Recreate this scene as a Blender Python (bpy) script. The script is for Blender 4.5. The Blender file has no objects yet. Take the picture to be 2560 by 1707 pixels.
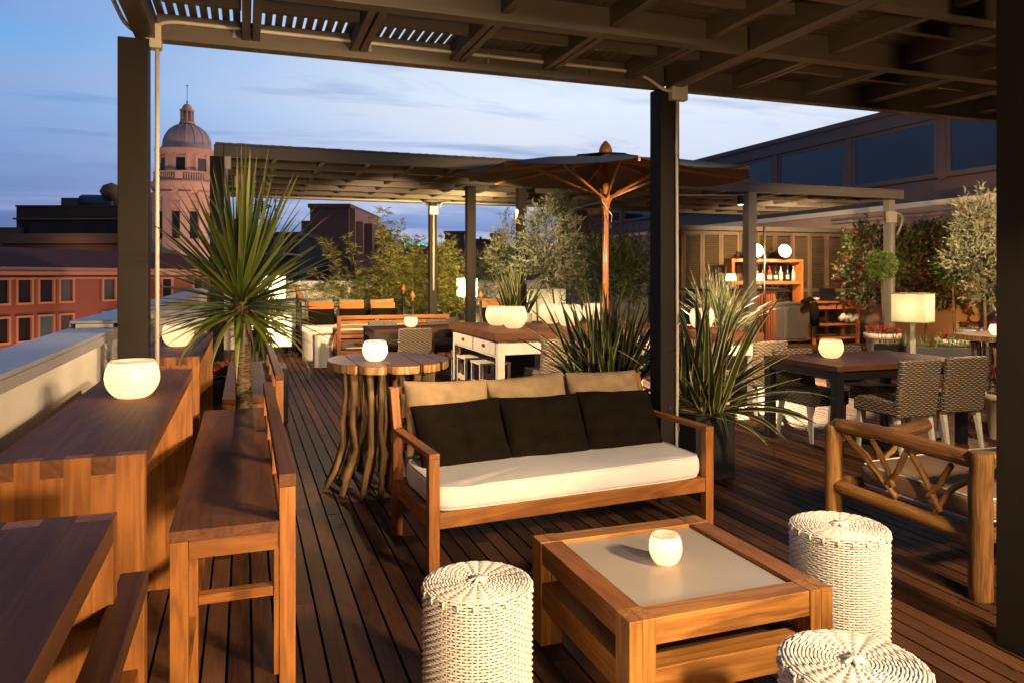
import bpy, math, random
from mathutils import Vector, Matrix, noise
from math import sin, cos, pi, radians as R
random.seed(7)
rnd = random.random
def uni(a, b): return a + (b - a) * rnd()
scene = bpy.context.scene
COL = scene.collection

# ------------------------------------------------------------------ mesh builder
class MB:
    def __init__(s, o=None):
        s.o = o; s.v = []; s.f = []; s.g = []; s.r = []; s.mi = []; s.sm = []
    def _add(s, vs, fs, gs, rv, m=0, smooth=False):
        b = len(s.v)
        s.v += vs; s.g += gs; s.r += [rv] * len(vs)
        for f in fs:
            s.f.append(tuple(b + i for i in f)); s.mi.append(m); s.sm.append(smooth)
    def box(s, x0, x1, y0, y1, z0, z1, M=None, rv=None, m=0, grain=None):
        if rv is None: rv = rnd()
        L = (x1 - x0, y1 - y0, z1 - z0)
        ax = grain if grain is not None else max(range(3), key=lambda i: L[i])
        o = (rnd() * 20, rnd() * 20, rnd() * 20)
        vs, gs = [], []
        for z in (z0, z1):
            for y in (y0, y1):
                for x in (x0, x1):
                    p = (x, y, z)
                    gs.append((p[ax] + o[0], p[(ax + 1) % 3] + o[1], p[(ax + 2) % 3] + o[2]))
                    q = Vector(p)
                    vs.append(tuple(M @ q) if M else p)
        s._add(vs, [(0, 2, 3, 1), (4, 5, 7, 6), (0, 1, 5, 4), (2, 6, 7, 3), (0, 4, 6, 2), (1, 3, 7, 5)], gs, rv, m)
    def cbox(s, c, d, M=None, **k):
        s.box(c[0] - d[0] / 2, c[0] + d[0] / 2, c[1] - d[1] / 2, c[1] + d[1] / 2, c[2] - d[2] / 2, c[2] + d[2] / 2, M, **k)
    def bar(s, p0, p1, w, h, **k):
        p0 = Vector(p0); p1 = Vector(p1); d = p1 - p0; L = d.length
        q = d.to_track_quat('X', 'Z')
        s.box(0, L, -w / 2, w / 2, -h / 2, h / 2, Matrix.Translation(p0) @ q.to_matrix().to_4x4(), **k)
    def tube(s, pts, rad, n=8, cap=True, rv=None, m=0, smooth=True):
        if rv is None: rv = rnd()
        pts = [Vector(p) for p in pts]
        if not hasattr(rad, '__len__'): rad = [rad] * len(pts)
        vs, fs, gs = [], [], []
        o = rnd() * 20; t = 0; up = None
        for i, p in enumerate(pts):
            d = (pts[min(i + 1, len(pts) - 1)] - pts[max(i - 1, 0)]).normalized()
            if up is None: up = Vector((0, 0, 1)) if abs(d.z) < .9 else Vector((1, 0, 0))
            a = d.cross(up).normalized(); b = a.cross(d).normalized(); up = b
            if i: t += (pts[i] - pts[i - 1]).length
            for k in range(n):
                w = 2 * pi * k / n
                e = a * cos(w) * rad[i] + b * sin(w) * rad[i]
                vs.append(tuple(p + e)); gs.append((t + o, cos(w) * rad[i] * 2.2 + o, sin(w) * rad[i] * 2.2))
        for i in range(len(pts) - 1):
            for k in range(n):
                k2 = (k + 1) % n
                fs.append((i * n + k, i * n + k2, (i + 1) * n + k2, (i + 1) * n + k))
        s._add(vs, fs, gs, rv, m, smooth)
        if cap:
            b = len(s.v) - len(vs)
            for ring, rev in ((0, True), (len(pts) - 1, False)):
                f = [b + ring * n + k for k in range(n)]
                s.f.append(tuple(reversed(f)) if rev else tuple(f)); s.mi.append(m); s.sm.append(False)
    def lathe(s, prof, n=24, c=(0, 0, 0), m=0, smooth=True, closed=False, rv=None, sq=None):
        if rv is None: rv = rnd()
        vs, fs, gs = [], [], []
        for r, z in prof:
            for k in range(n):
                w = 2 * pi * (k + .5) / n
                vs.append((c[0] + r * cos(w), c[1] + r * sin(w), c[2] + z)); gs.append((z, r * cos(w), r * sin(w)))
        for i in range(len(prof) - 1):
            for k in range(n):
                k2 = (k + 1) % n
                fs.append((i * n + k, i * n + k2, (i + 1) * n + k2, (i + 1) * n + k))
        if closed:
            fs.append(tuple(reversed(range(n)))); fs.append(tuple((len(prof) - 1) * n + k for k in range(n)))
        s._add(vs, fs, gs, rv, m, smooth)
    def quad(s, a, b, c, d, rv=None, m=0, g=None, smooth=False):
        s._add([tuple(a), tuple(b), tuple(c), tuple(d)], [(0, 1, 2, 3)], g or [(0, 0, 0), (1, 0, 0), (1, 1, 0), (0, 1, 0)], rnd() if rv is None else rv, m, smooth)
    def prism(s, poly, z0, z1, rv=None, m=0):
        if rv is None: rv = rnd()
        n = len(poly); o = rnd() * 9
        vs = [(x, y, z0) for x, y in poly] + [(x, y, z1) for x, y in poly]
        fs = [tuple(reversed(range(n))), tuple(range(n, 2 * n))] + [(i, (i + 1) % n, n + (i + 1) % n, n + i) for i in range(n)]
        s._add(vs, fs, [(z + o, x, y) for x, y, z in vs], rv, m)
    def leaf(s, p, d, L, W, rv=None, up=None, m=0):
        """one small pointed leaf"""
        if rv is None: rv = rnd()
        d = Vector(d).normalized(); p = Vector(p)
        a = d.cross(up or Vector((uni(-1, 1), uni(-1, 1), uni(-1, 1))))
        if a.length < 1e-4: a = Vector((1, 0, 0))
        a.normalize(); nrm = a.cross(d)
        mid = p + d * L * .45 + nrm * L * .06
        s._add([tuple(p), tuple(mid - a * W / 2), tuple(p + d * L), tuple(mid + a * W / 2)], [(0, 1, 2, 3)],
               [(.5, 0, 0), (0, .5, 0), (.5, 1, 0), (1, .5, 0)], rv, m)
    def strap(s, p, az, el, L, W, droop, seg=8, fold=.25, rv=None, twist=0, m=0):
        """a long strap leaf with a folded midrib, arching under its own weight"""
        if rv is None: rv = rnd()
        p = Vector(p); vs, gs, fs = [], [], []
        e = el
        for i in range(seg + 1):
            t = i / seg
            w = W * (0.55 + 1.2 * t) * (1 - t) ** .6 if t < 1 else 0
            w = W * min(1, .45 + 2.2 * t) * (1 - t ** 2.6)
            d = Vector((cos(az) * cos(e), sin(az) * cos(e), sin(e)))
            side = Vector((-sin(az), cos(az), 0)); n = side.cross(d)
            tw = twist * t
            side = side * cos(tw) + n * sin(tw); n = side.cross(d)
            vs += [tuple(p - side * w / 2 + n * w * fold), tuple(p), tuple(p + side * w / 2 + n * w * fold)]
            gs += [(0, t, 0), (.5, t, 0), (1, t, 0)]
            p = p + d * (L / seg)
            e -= droop * (0.35 + 1.3 * t) / seg
        for i in range(seg):
            for k in (0, 1):
                b = i * 3 + k
                fs.append((b, b + 1, b + 4, b + 3))
        s._add(vs, fs, gs, rv, m, True)
    def build(s, name, mat, parent=None, bevel=0, loc=None, rz=0, label=None, sub=0, kind=None):
        me = bpy.data.meshes.new(name)
        if s.o is not None:
            a, b, c = s.o; s.v = [(x - a, y - b, z - c) for x, y, z in s.v]
            if parent is None and loc is None: loc = s.o
        me.from_pydata(s.v, [], s.f)
        mats = mat if isinstance(mat, (list, tuple)) else [mat]
        for x in mats: me.materials.append(x)
        me.polygons.foreach_set('material_index', s.mi)
        me.polygons.foreach_set('use_smooth', s.sm)
        a = me.attributes.new('gr', 'FLOAT_VECTOR', 'POINT'); a.data.foreach_set('vector', [c for g in s.g for c in g])
        a = me.attributes.new('rv', 'FLOAT', 'POINT'); a.data.foreach_set('value', s.r)
        me.update()
        o = bpy.data.objects.new(name, me); COL.objects.link(o)
        if parent is not None: o.parent = parent
        if loc is not None: o.location = loc
        o.rotation_euler.z = rz
        if bevel:
            b = o.modifiers.new('bevel', 'BEVEL'); b.width = bevel; b.segments = 2; b.limit_method = 'ANGLE'; b.angle_limit = R(50)
        if sub:
            b = o.modifiers.new('sub', 'SUBSURF'); b.levels = sub; b.render_levels = sub
        if label: o['label'] = label
        if kind: o['kind'] = kind
        return o

def tag(o, label, cat, group=None):
    o['label'] = label; o['category'] = cat
    if group: o['group'] = group
    return o
def thing(name, label, cat, loc=(0, 0, 0), rz=0, group=None):
    o = bpy.data.objects.new(name, None); COL.objects.link(o)
    o.location = loc; o.rotation_euler.z = rz; o.empty_display_size = .1
    return tag(o, label, cat, group)
def dup(root, loc, rz, label, scale=None):
    r = root.copy(); COL.objects.link(r); r.location = loc; r.rotation_euler.z = rz; r['label'] = label
    if scale: r.scale = scale
    for ch in list(root.children):
        c = ch.copy(); COL.objects.link(c); c.parent = r
        for g in list(ch.children):
            d = g.copy(); COL.objects.link(d); d.parent = c
    return r

# ------------------------------------------------------------------ camera
F = 1867.; HX = 690.; VX = 612.; H = 1.5
YAW = math.atan((1280 - VX) / F)
RV = (cos(YAW), -sin(YAW)); DV = (sin(YAW), cos(YAW))
def W(px, D, py=None, z=None):
    """bearing px (in 2560-wide pixels) at depth D -> world point"""
    xc = (px - 1280) / F * D
    X = xc * RV[0] + D * DV[0]; Y = xc * RV[1] + D * DV[1]
    return Vector((X, Y, (H - (py - HX) / F * D) if z is None else z))
cam = bpy.data.objects.new('camera', bpy.data.cameras.new('camera')); COL.objects.link(cam)
cam.location = (0, 0, H); cam.rotation_euler = (R(90), 0, -YAW)
cam.data.sensor_width = 36; cam.data.lens = F / 2560 * 36; cam.data.shift_y = -(853.5 - HX) / 2560
cam.data.clip_start = .05; cam.data.clip_end = 3000
scene.camera = cam

# ------------------------------------------------------------------ materials
def nodes(m):
    m.use_nodes = True; nt = m.node_tree
    return nt, nt.nodes, nt.links, nt.nodes['Principled BSDF']
def N(ns, t, **k):
    n = ns.new(t)
    for a, b in k.items():
        if a[0] == '_': n.inputs[int(a[1:]) if a[1:].isdigit() else a[1:]].default_value = b
        else: setattr(n, a, b)
    return n
def ramp(ns, stops):
    r = ns.new('ShaderNodeValToRGB'); e = r.color_ramp.elements
    while len(e) < len(stops): e.new(.5)
    for x, (p, c) in zip(e, stops): x.position = p; x.color = (*c, 1) if len(c) == 3 else c
    return r
def mul(c, k): return tuple(min(1, x * k) for x in c)
def mat(name, c, rough=.6, var=.18, sc=6., bump=.15, metal=0., bsc=None, spec=.5, c2=None, coat=0):
    m = bpy.data.materials.new(name); nt, ns, lk, P = nodes(m)
    tc = N(ns, 'ShaderNodeTexCoord')
    n1 = N(ns, 'ShaderNodeTexNoise', _Scale=sc, _Detail=6., _Roughness=.62); lk.new(tc.outputs['Object'], n1.inputs['Vector'])
    r = ramp(ns, [(.3, mul(c, 1 - var)), (.7, c2 or mul(c, 1 + var))]); lk.new(n1.outputs[0], r.inputs[0])
    lk.new(r.outputs[0], P.inputs['Base Color'])
    P.inputs['Roughness'].default_value = rough; P.inputs['Metallic'].default_value = metal
    P.inputs['Specular IOR Level'].default_value = spec; P.inputs['Coat Weight'].default_value = coat
    if bump:
        n2 = N(ns, 'ShaderNodeTexNoise', _Scale=bsc or sc * 9, _Detail=4.); lk.new(tc.outputs['Object'], n2.inputs['Vector'])
        b = N(ns, 'ShaderNodeBump', _Strength=bump, _Distance=.01); lk.new(n2.outputs[0], b.inputs['Height']); lk.new(b.outputs[0], P.inputs['Normal'])
    return m
def wood(name, dark, light, rough=.42, fig=.35, var=.35, fine=.3, bump=.12, spec=.5, rings=False):
    m = bpy.data.materials.new(name); nt, ns, lk, P = nodes(m)
    g = N(ns, 'ShaderNodeAttribute', attribute_name='gr'); rv = N(ns, 'ShaderNodeAttribute', attribute_name='rv')
    def mp(s):
        x = N(ns, 'ShaderNodeMapping'); x.inputs['Scale'].default_value = s; lk.new(g.outputs['Vector'], x.inputs[0]); return x.outputs[0]
    a = N(ns, 'ShaderNodeTexNoise', _Scale=1., _Detail=3., _Distortion=.4); lk.new(mp((38, 2, 2) if rings else (.7, 8.5, 8.5)), a.inputs['Vector'])
    mm = N(ns, 'ShaderNodeMath', operation='MULTIPLY', _1=56.); lk.new(a.outputs[0], mm.inputs[0])
    sn = N(ns, 'ShaderNodeMath', operation='SINE'); lk.new(mm.outputs[0], sn.inputs[0])
    b = N(ns, 'ShaderNodeTexNoise', _Scale=1., _Detail=5., _Roughness=.7); lk.new(mp((95, 14, 14) if rings else (3.5, 95, 95)), b.inputs['Vector'])
    c = N(ns, 'ShaderNodeTexNoise', _Scale=1., _Detail=5., _Roughness=.6, _Distortion=.8); lk.new(mp((2.2, 5, 5)), c.inputs['Vector'])
    def madd(x, k, y):
        n = N(ns, 'ShaderNodeMath', operation='MULTIPLY_ADD', _1=k); lk.new(x, n.inputs[0])
        if isinstance(y, float): n.inputs[2].default_value = y
        else: lk.new(y, n.inputs[2])
        return n.outputs[0]
    t = madd(sn.outputs[0], fig * .42, .5 - fine * .6 - .45 * var - .35)
    t = madd(b.outputs[0], fine * 1.2, t)
    t = madd(c.outputs[0], .7, t)
    t = madd(rv.outputs['Fac'], var * .9, t)
    r = ramp(ns, [(.12, dark), (.5, tuple((x + y) / 2 for x, y in zip(dark, light))), (.88, light)]); lk.new(t, r.inputs[0])
    lk.new(r.outputs[0], P.inputs['Base Color'])
    rr = madd(b.outputs[0], .3, rough - .15); lk.new(rr, P.inputs['Roughness'])
    P.inputs['Specular IOR Level'].default_value = spec
    bp = N(ns, 'ShaderNodeBump', _Strength=bump, _Distance=.004); lk.new(b.outputs[0], bp.inputs['Height']); lk.new(bp.outputs[0], P.inputs['Normal'])
    return m
def emit(name, c, s):
    m = bpy.data.materials.new(name); nt, ns, lk, P = nodes(m)
    P.inputs['Base Color'].default_value = (*mul(c, .5), 1)
    P.inputs['Emission Color'].default_value = (*c, 1); P.inputs['Emission Strength'].default_value = s
    return m
def shade(name, c, tr=.75, em=.0, emc=None, sc=9.):
    """thin translucent wall (wax, resin, parchment) lit by the lamp inside it"""
    m = bpy.data.materials.new(name); nt, ns, lk, P = nodes(m)
    ns.remove(P); out = ns['Material Output']
    tc = N(ns, 'ShaderNodeTexCoord'); n1 = N(ns, 'ShaderNodeTexNoise', _Scale=sc, _Detail=5.); lk.new(tc.outputs['Object'], n1.inputs['Vector'])
    r = ramp(ns, [(.3, mul(c, .88)), (.7, c)]); lk.new(n1.outputs[0], r.inputs[0])
    t = N(ns, 'ShaderNodeBsdfTranslucent'); d = N(ns, 'ShaderNodeBsdfDiffuse'); gl = N(ns, 'ShaderNodeBsdfGlossy', _Roughness=.35)
    lk.new(r.outputs[0], t.inputs[0]); lk.new(r.outputs[0], d.inputs[0])
    m1 = N(ns, 'ShaderNodeMixShader', _0=tr); lk.new(d.outputs[0], m1.inputs[1]); lk.new(t.outputs[0], m1.inputs[2])
    m2 = N(ns, 'ShaderNodeMixShader', _0=.04); lk.new(m1.outputs[0], m2.inputs[1]); lk.new(gl.outputs[0], m2.inputs[2])
    e = N(ns, 'ShaderNodeEmission', _Strength=em); e.inputs[0].default_value = (*(emc or c), 1)
    ad = N(ns, 'ShaderNodeAddShader'); lk.new(m2.outputs[0], ad.inputs[0]); lk.new(e.outputs[0], ad.inputs[1]); lk.new(ad.outputs[0], out.inputs[0])
    return m
def leafmat(name, c1, c2, edge=None, ew=.3, trans=.3, rough=.5, tip=None):
    m = bpy.data.materials.new(name); nt, ns, lk, P = nodes(m); out = ns['Material Output']
    rv = N(ns, 'ShaderNodeAttribute', attribute_name='rv'); g = N(ns, 'ShaderNodeAttribute', attribute_name='gr')
    r = ramp(ns, [(.1, c1), (.9, c2)]); lk.new(rv.outputs['Fac'], r.inputs[0]); col = r.outputs[0]
    sp = N(ns, 'ShaderNodeSeparateXYZ'); lk.new(g.outputs['Vector'], sp.inputs[0])
    if edge:
        a = N(ns, 'ShaderNodeMath', operation='SUBTRACT', _1=.5); lk.new(sp.outputs[0], a.inputs[0])
        b = N(ns, 'ShaderNodeMath', operation='ABSOLUTE'); lk.new(a.outputs[0], b.inputs[0])
        rr = ramp(ns, [(.5 - ew - .03, (0, 0, 0)), (.5 - ew + .03, (1, 1, 1))]); lk.new(b.outputs[0], rr.inputs[0])
        mx = N(ns, 'ShaderNodeMix', data_type='RGBA'); lk.new(rr.outputs[0], mx.inputs[0]); lk.new(col, mx.inputs[6]); mx.inputs[7].default_value = (*edge, 1); col = mx.outputs[2]
    if tip:
        rr = ramp(ns, [(.75, (0, 0, 0)), (1., (1, 1, 1))]); lk.new(sp.outputs[1], rr.inputs[0])
        mx = N(ns, 'ShaderNodeMix', data_type='RGBA'); lk.new(rr.outputs[0], mx.inputs[0]); lk.new(col, mx.inputs[6]); mx.inputs[7].default_value = (*tip, 1); col = mx.outputs[2]
    lk.new(col, P.inputs['Base Color']); P.inputs['Roughness'].default_value = rough
    t = N(ns, 'ShaderNodeBsdfTranslucent'); lk.new(col, t.inputs[0])
    mx = N(ns, 'ShaderNodeMixShader', _0=trans); lk.new(P.outputs[0], mx.inputs[1]); lk.new(t.outputs[0], mx.inputs[2]); lk.new(mx.outputs[0], out.inputs[0])
    return m
def weavemat(name, dark, light, pitch=.013, K=110.):
    """woven strands: rows of horizontal strands passing over and under the stakes"""
    m = bpy.data.materials.new(name); nt, ns, lk, P = nodes(m)
    tc = N(ns, 'ShaderNodeTexCoord'); sp = N(ns, 'ShaderNodeSeparateXYZ'); lk.new(tc.outputs['Object'], sp.inputs[0])
    ge = N(ns, 'ShaderNodeNewGeometry')
    nz = N(ns, 'ShaderNodeVectorTransform', vector_type='NORMAL', convert_from='WORLD', convert_to='OBJECT'); lk.new(ge.outputs['True Normal'], nz.inputs[0])
    sn = N(ns, 'ShaderNodeSeparateXYZ'); lk.new(nz.outputs[0], sn.inputs[0])
    ab = N(ns, 'ShaderNodeMath', operation='ABSOLUTE'); lk.new(sn.outputs[2], ab.inputs[0])
    gt = N(ns, 'ShaderNodeMath', operation='GREATER_THAN', _1=.6); lk.new(ab.outputs[0], gt.inputs[0])
    def M_(op, a, b=None, c=None):
        n = N(ns, 'ShaderNodeMath', operation=op)
        for i, x in enumerate((a, b, c)):
            if x is None: continue
            if isinstance(x, (int, float)): n.inputs[i].default_value = x
            else: lk.new(x, n.inputs[i])
        return n.outputs[0]
    xy = M_('ADD', sp.outputs[0], sp.outputs[1])
    v = N(ns, 'ShaderNodeMix', data_type='FLOAT'); lk.new(gt.outputs[0], v.inputs[0]); lk.new(sp.outputs[2], v.inputs[2]); lk.new(sp.outputs[1], v.inputs[3])
    u = N(ns, 'ShaderNodeMix', data_type='FLOAT'); lk.new(gt.outputs[0], u.inputs[0]); lk.new(xy, u.inputs[2]); lk.new(sp.outputs[0], u.inputs[3])
    nn = N(ns, 'ShaderNodeTexNoise', _Scale=22., _Detail=2.); lk.new(tc.outputs['Object'], nn.inputs['Vector'])
    vv = M_('MULTIPLY_ADD', nn.outputs[0], .012, v.outputs[0])
    row = M_('DIVIDE', vv, pitch); fl = M_('FLOOR', row); fr = M_('SUBTRACT', row, fl)
    st = M_('SINE', M_('MULTIPLY', fr, pi))                       # 0..1 across the strand
    uu = M_('MULTIPLY_ADD', u.outputs[0], K, M_('MULTIPLY', fl, pi))
    wv = M_('MULTIPLY_ADD', M_('SINE', uu), .5, .5)
    hgt = M_('MULTIPLY', M_('POWER', st, .6), M_('MULTIPLY_ADD', M_('POWER', wv, .7), .8, .2))
    n2 = N(ns, 'ShaderNodeTexNoise', _Scale=60., _Detail=3.); lk.new(tc.outputs['Object'], n2.inputs['Vector'])
    h2 = M_('MULTIPLY', hgt, M_('MULTIPLY_ADD', n2.outputs[0], .9, .5))
    r = ramp(ns, [(.08, mul(dark, .45)), (.35, dark), (.85, light)]); lk.new(h2, r.inputs[0]); lk.new(r.outputs[0], P.inputs['Base Color'])
    b = N(ns, 'ShaderNodeBump', _Strength=1., _Distance=.012); lk.new(hgt, b.inputs['Height']); lk.new(b.outputs[0], P.inputs['Normal'])
    P.inputs['Roughness'].default_value = .5
    return m

TEAK = wood('teak', (.12, .038, .007), (.40, .150, .030), rough=.5, var=.12, fig=.28, fine=.42, spec=.3)
TEAKD = wood('weathered shaded teak', (.062, .024, .011), (.165, .066, .028), rough=.55, var=.16, fig=.25, fine=.5, spec=.14)  # weathered, and darkened so the shade on tops sits in the colour
HONEY = wood('honey teak', (.16, .056, .010), (.50, .215, .046), rough=.47, fig=.36, var=.18, fine=.45, spec=.3)
DECKM = wood('deck boards', (.024, .0095, .0045), (.125, .054, .026), rough=.55, fig=.15, var=.7, bump=.3, spec=.1)
LOGM = wood('peeled log', (.11, .042, .010), (.42, .20, .05), rough=.55, fig=.32, fine=.7, bump=.8, spec=.3)
BARKL = wood('branch legs', (.10, .055, .022), (.38, .22, .09), rough=.6, fig=.5, fine=.6, bump=.6)
SLABM = wood('slab wood', (.09, .034, .020), (.20, .082, .045), rough=.4, var=.1)
SLABE = wood('slab edge', (.22, .11, .03), (.55, .32, .11), rough=.5, fig=.8, fine=.6, bump=.4)
DARKW = wood('dark painted beam', (.07, .052, .034), (.125, .092, .06), rough=.5, fig=.1, var=.3, fine=.4, bump=.2)
POSTW = wood('dark painted post', (.018, .013, .009), (.028, .021, .014), rough=.7, fig=.05, var=.15, fine=.2, bump=.1, spec=.12)
POSTP = wood('spotlit post tone', (.26, .23, .18), (.36, .32, .26), rough=.55, fig=.08, var=.1, fine=.25, bump=.1)  # spotlight brightness on the posts put into a paler colour
PALEW = wood('grey painted beam', (.12, .10, .08), (.19, .16, .12), rough=.5, fig=.1, var=.2, fine=.3, bump=.15)
WALLM = mat('white render wall', (.62, .56, .46), .85, .07, 3., .25, bsc=60)
COPING = mat('zinc coping', (.40, .38, .38), .42, .1, 2.5, .03, metal=.35)
PIPE = mat('painted conduit', (.55, .47, .36), .45, .06, 8, .0)
IRON = mat('black iron', (.02, .018, .016), .45, .2, 20, .1, metal=.4)
STEEL = mat('steel', (.5, .47, .42), .3, .08, 6, .02, metal=.9)
CREAM = mat('white cotton', (.76, .70, .62), .9, .05, 5, .5, bsc=140, spec=.08)
TAN = mat('tan linen', (.30, .205, .11), .92, .12, 9, .35, bsc=200, spec=.08)
OLIVE = mat('dark olive fabric', (.009, .006, .003), .95, .15, 9, .3, bsc=200, spec=.08)
ORANGE = mat('orange cotton', (.65, .16, .03), .9, .1, 7, .2)
GREYF = mat('taupe canvas', (.30, .185, .105), .9, .08, 5, .25, bsc=160, spec=.08)
PIPING = mat('white piping', (.75, .72, .66), .8, .05, 9, 0)
WPAINT = mat('chipped white paint', (.66, .60, .50), .55, .12, 14, .12)
BLACKM = mat('black metal', (.012, .011, .010), .4, .2, 10, .05)
POTB = mat('charcoal planter', (.014, .012, .010), .55, .25, 9, .1)
POTW = mat('cream plastic pot', (.62, .53, .40), .5, .06, 6, .05)
SOIL = mat('soil', (.03, .02, .012), .95, .4, 30, .6)
TOPM = mat('sand laminate', (.42, .34, .25), .33, .035, 2.5, .02, bsc=90)
WICKW = mat('white resin strand', (.72, .66, .56), .42, .08, 30, .06)
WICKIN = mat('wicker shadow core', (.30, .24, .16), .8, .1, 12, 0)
RATTAN = weavemat('grey rattan', (.15, .105, .068), (.40, .31, .21), .0165, 95.)
CANVAS = mat('black parasol canvas', (.006, .007, .010), .85, .2, 5, .2)
CANVASI = mat('parasol lining', (.05, .036, .022), .9, .15, 4, .15)
SHUT = wood('shutter wood', (.085, .055, .028), (.19, .125, .065), rough=.55, fig=.1, var=.5, fine=.4)
BROWNP = mat('brown cladding', (.075, .05, .045), .55, .1, 1.5, .03)
PINKW = mat('pink plaster', (.42, .27, .20), .85, .1, 1.2, .2)
GLASS = mat('window glass', (.006, .009, .018), .05, .5, .5, 0, spec=.55)
YUCCA = leafmat('palm leaf', (.020, .040, .006), (.13, .15, .015), trans=.25, edge=(.22, .21, .05), ew=.05, tip=(.16, .10, .03))
FLAX = leafmat('flax leaf', (.022, .038, .010), (.06, .075, .014), trans=.2, edge=(.50, .43, .15), ew=.14)
FLAXW = leafmat('pale flax leaf', (.06, .10, .04), (.16, .2, .07), trans=.2, edge=(.62, .62, .36), ew=.2)
OLIVEL = leafmat('olive leaf', (.05, .06, .025), (.34, .33, .18), trans=.2, rough=.4)
BAMBOO = leafmat('bamboo leaf', (.06, .07, .010), (.34, .30, .06), trans=.35)
DARKL = leafmat('shrub leaf', (.022, .042, .010), (.13, .16, .035), trans=.25)
RUST = leafmat('dry leaf', (.06, .03, .015), (.18, .10, .05), trans=.3)
HEDGE = leafmat('ground cover', (.05, .08, .015), (.24, .28, .08), trans=.3)
TOPI = leafmat('topiary leaf', (.05, .09, .012), (.20, .26, .05), trans=.3)
PINKF = leafmat('pink bract', (.10, .008, .02), (.36, .03, .07), trans=.3)
REDF = leafmat('red petal', (.45, .02, .01), (.8, .09, .06), trans=.3)
BARK = wood('bark', (.025, .016, .009), (.20, .135, .075), rough=.9, fig=.5, fine=.8, bump=1., spec=.1, rings=True)
STEM = mat('green brown stem', (.12, .10, .04), .7, .3, 20, .2)
WAX = shade('wax bowl', (.95, .85, .72), em=.06, emc=(1, .5, .22))
RESIN = shade('resin bowl', (.92, .82, .70), em=.16, emc=(1, .60, .32))
PARCH = shade('parchment shade', (.90, .84, .58), em=.05, emc=(1, .8, .4))
# ------------------------------------------------------------------ setting
def struct(mb, name, m, **k):
    o = mb.build(name, m, **k); o['kind'] = 'structure'; return o
g = MB(); g.quad((-2500, -2500, -24), (2500, -2500, -24), (2500, 2500, -24), (-2500, 2500, -24))
struct(g, 'street_ground', mat('street asphalt', (.035, .034, .036), .9, .3, .02, 0))
b = MB((6, 7, -.06)); b.box(-.95, 24, -9, 16.9, -.5, -.06); struct(b, 'terrace_slab', mat('concrete slab', (.05, .045, .04), .95, .2, 2, .2))
d = MB((6, 7, 0))
x = -.70
while x < 13.98:
    y = -4 + uni(-2, 0)
    while y < 16.3:
        L = uni(1.8, 4.2); y1 = min(y + L, 16.3)
        jz = uni(-.0012, .0012)
        d.box(x, x + .0805, y, y1 - .004, -.024, jz, grain=1)
        y += L
    x += .0915
struct(d, 'deck_floor', DECKM)

# parapets with zinc coping
def parapet(label, x0, x1, y0, y1, h, axis, lipside, inner=None):
    o = (x0, y0, 0); t = thing('parapet_wall', label, 'parapet', o)
    w = MB(o); w.box(x0 + .03, x1 - .03, y0, y1, -.05, h - .02); w.build('wall', WALLM, t)
    c = MB(o)
    n = 3 if (y1 - y0 if axis == 1 else x1 - x0) > 4 else 1
    for i in range(n):
        if axis == 1:
            a = y0 + (y1 - y0) * i / n; e = y0 + (y1 - y0) * (i + 1) / n - .004
            c.box(x0, x1, a, e, h - .018, h); c.box(x1 - .004, x1 + .002, a, e, h - .06, h - .0185)
            c.box(x0 - .002, x0 + .004, a, e, h - .06, h - .0185)
        else:
            a = x0 + (x1 - x0) * i / n; e = x0 + (x1 - x0) * (i + 1) / n - .004
            c.box(a, e, y0, y1, h - .018, h); c.box(a, e, y0 - .002, y0 + .004, h - .06, h - .0185)
    c.build('coping', COPING, t, bevel=.003)
    return t
parapet('long cream parapet beside the tall bar tables with bluish zinc coping', -.95, -.70, -4, 4.9, 1.2, 1, 1)
parapet('far stretch of the side parapet beyond the first dark post', -.95, -.70, 4.905, 16.6, 1.24, 1, 1)
parapet('short cream wall crossing behind the second bar table', -.70, -.27, 6.50, 6.62, 1.22, 0, 1)
parapet('cream back parapet behind the iron sofas and bamboo', -.70, 9.6, 16.35, 16.6, 1.39, 0, 1)

# ------------------------------------------------------------------ near pergola
K = 1.10      # member sizes of the near pergola
o = (-.55, 4.45, 0)
t = thing('pergola', 'dark slatted pergola overhead with beams carried on the nearest posts', 'pergola', o)
for (x0, x1, y0, y1) in ((-.627, -.484, 4.367, 4.51), (2.607, 2.75, 4.345, 4.488), (2.88, 3.02, 2.06, 2.20)):
    p = MB(o); p.box(x0, x1, y0, y1, 0, 2.753); p.build('post', POSTW, t, bevel=.004)
ZB, ZT = 2.754, 2.892
rows = [4.0, 3.2, 2.46, 1.74, 1.0, .28, -.45, -1.2, -1.95]
def kb(p, x0, x1, y0, y1, z0, z1, **k): p.box(x0 * K, x1 * K, y0 * K, y1 * K, z0, z1, **k)
for y in rows:
    for xa, xb in ((-.40, 2.40), (2.50, 5.33), (5.42, 8.0)):
        p = MB(o); kb(p, xa, xb, y - .04, y + .04, ZB, ZT); p.build('beam', DARKW, t, bevel=.003)
for x in (-.45, 2.45, 5.375):
    p = MB(o); kb(p, x - .045, x + .045, -2.0, 3.955 if x != -.45 else 4.06, ZB - .002, ZT + .001); p.build('beam', DARKW, t, bevel=.003)
p = MB(o); kb(p, -.40, 8.0, 4.045, 4.075, ZB + .05, ZT + .02); p.build('fascia', DARKW, t, bevel=.002)
xs = [0.03, .56, 1.10, 1.64, 2.17, 2.93, 3.46, 3.99, 4.52, 5.02, 5.9, 6.5]
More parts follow.
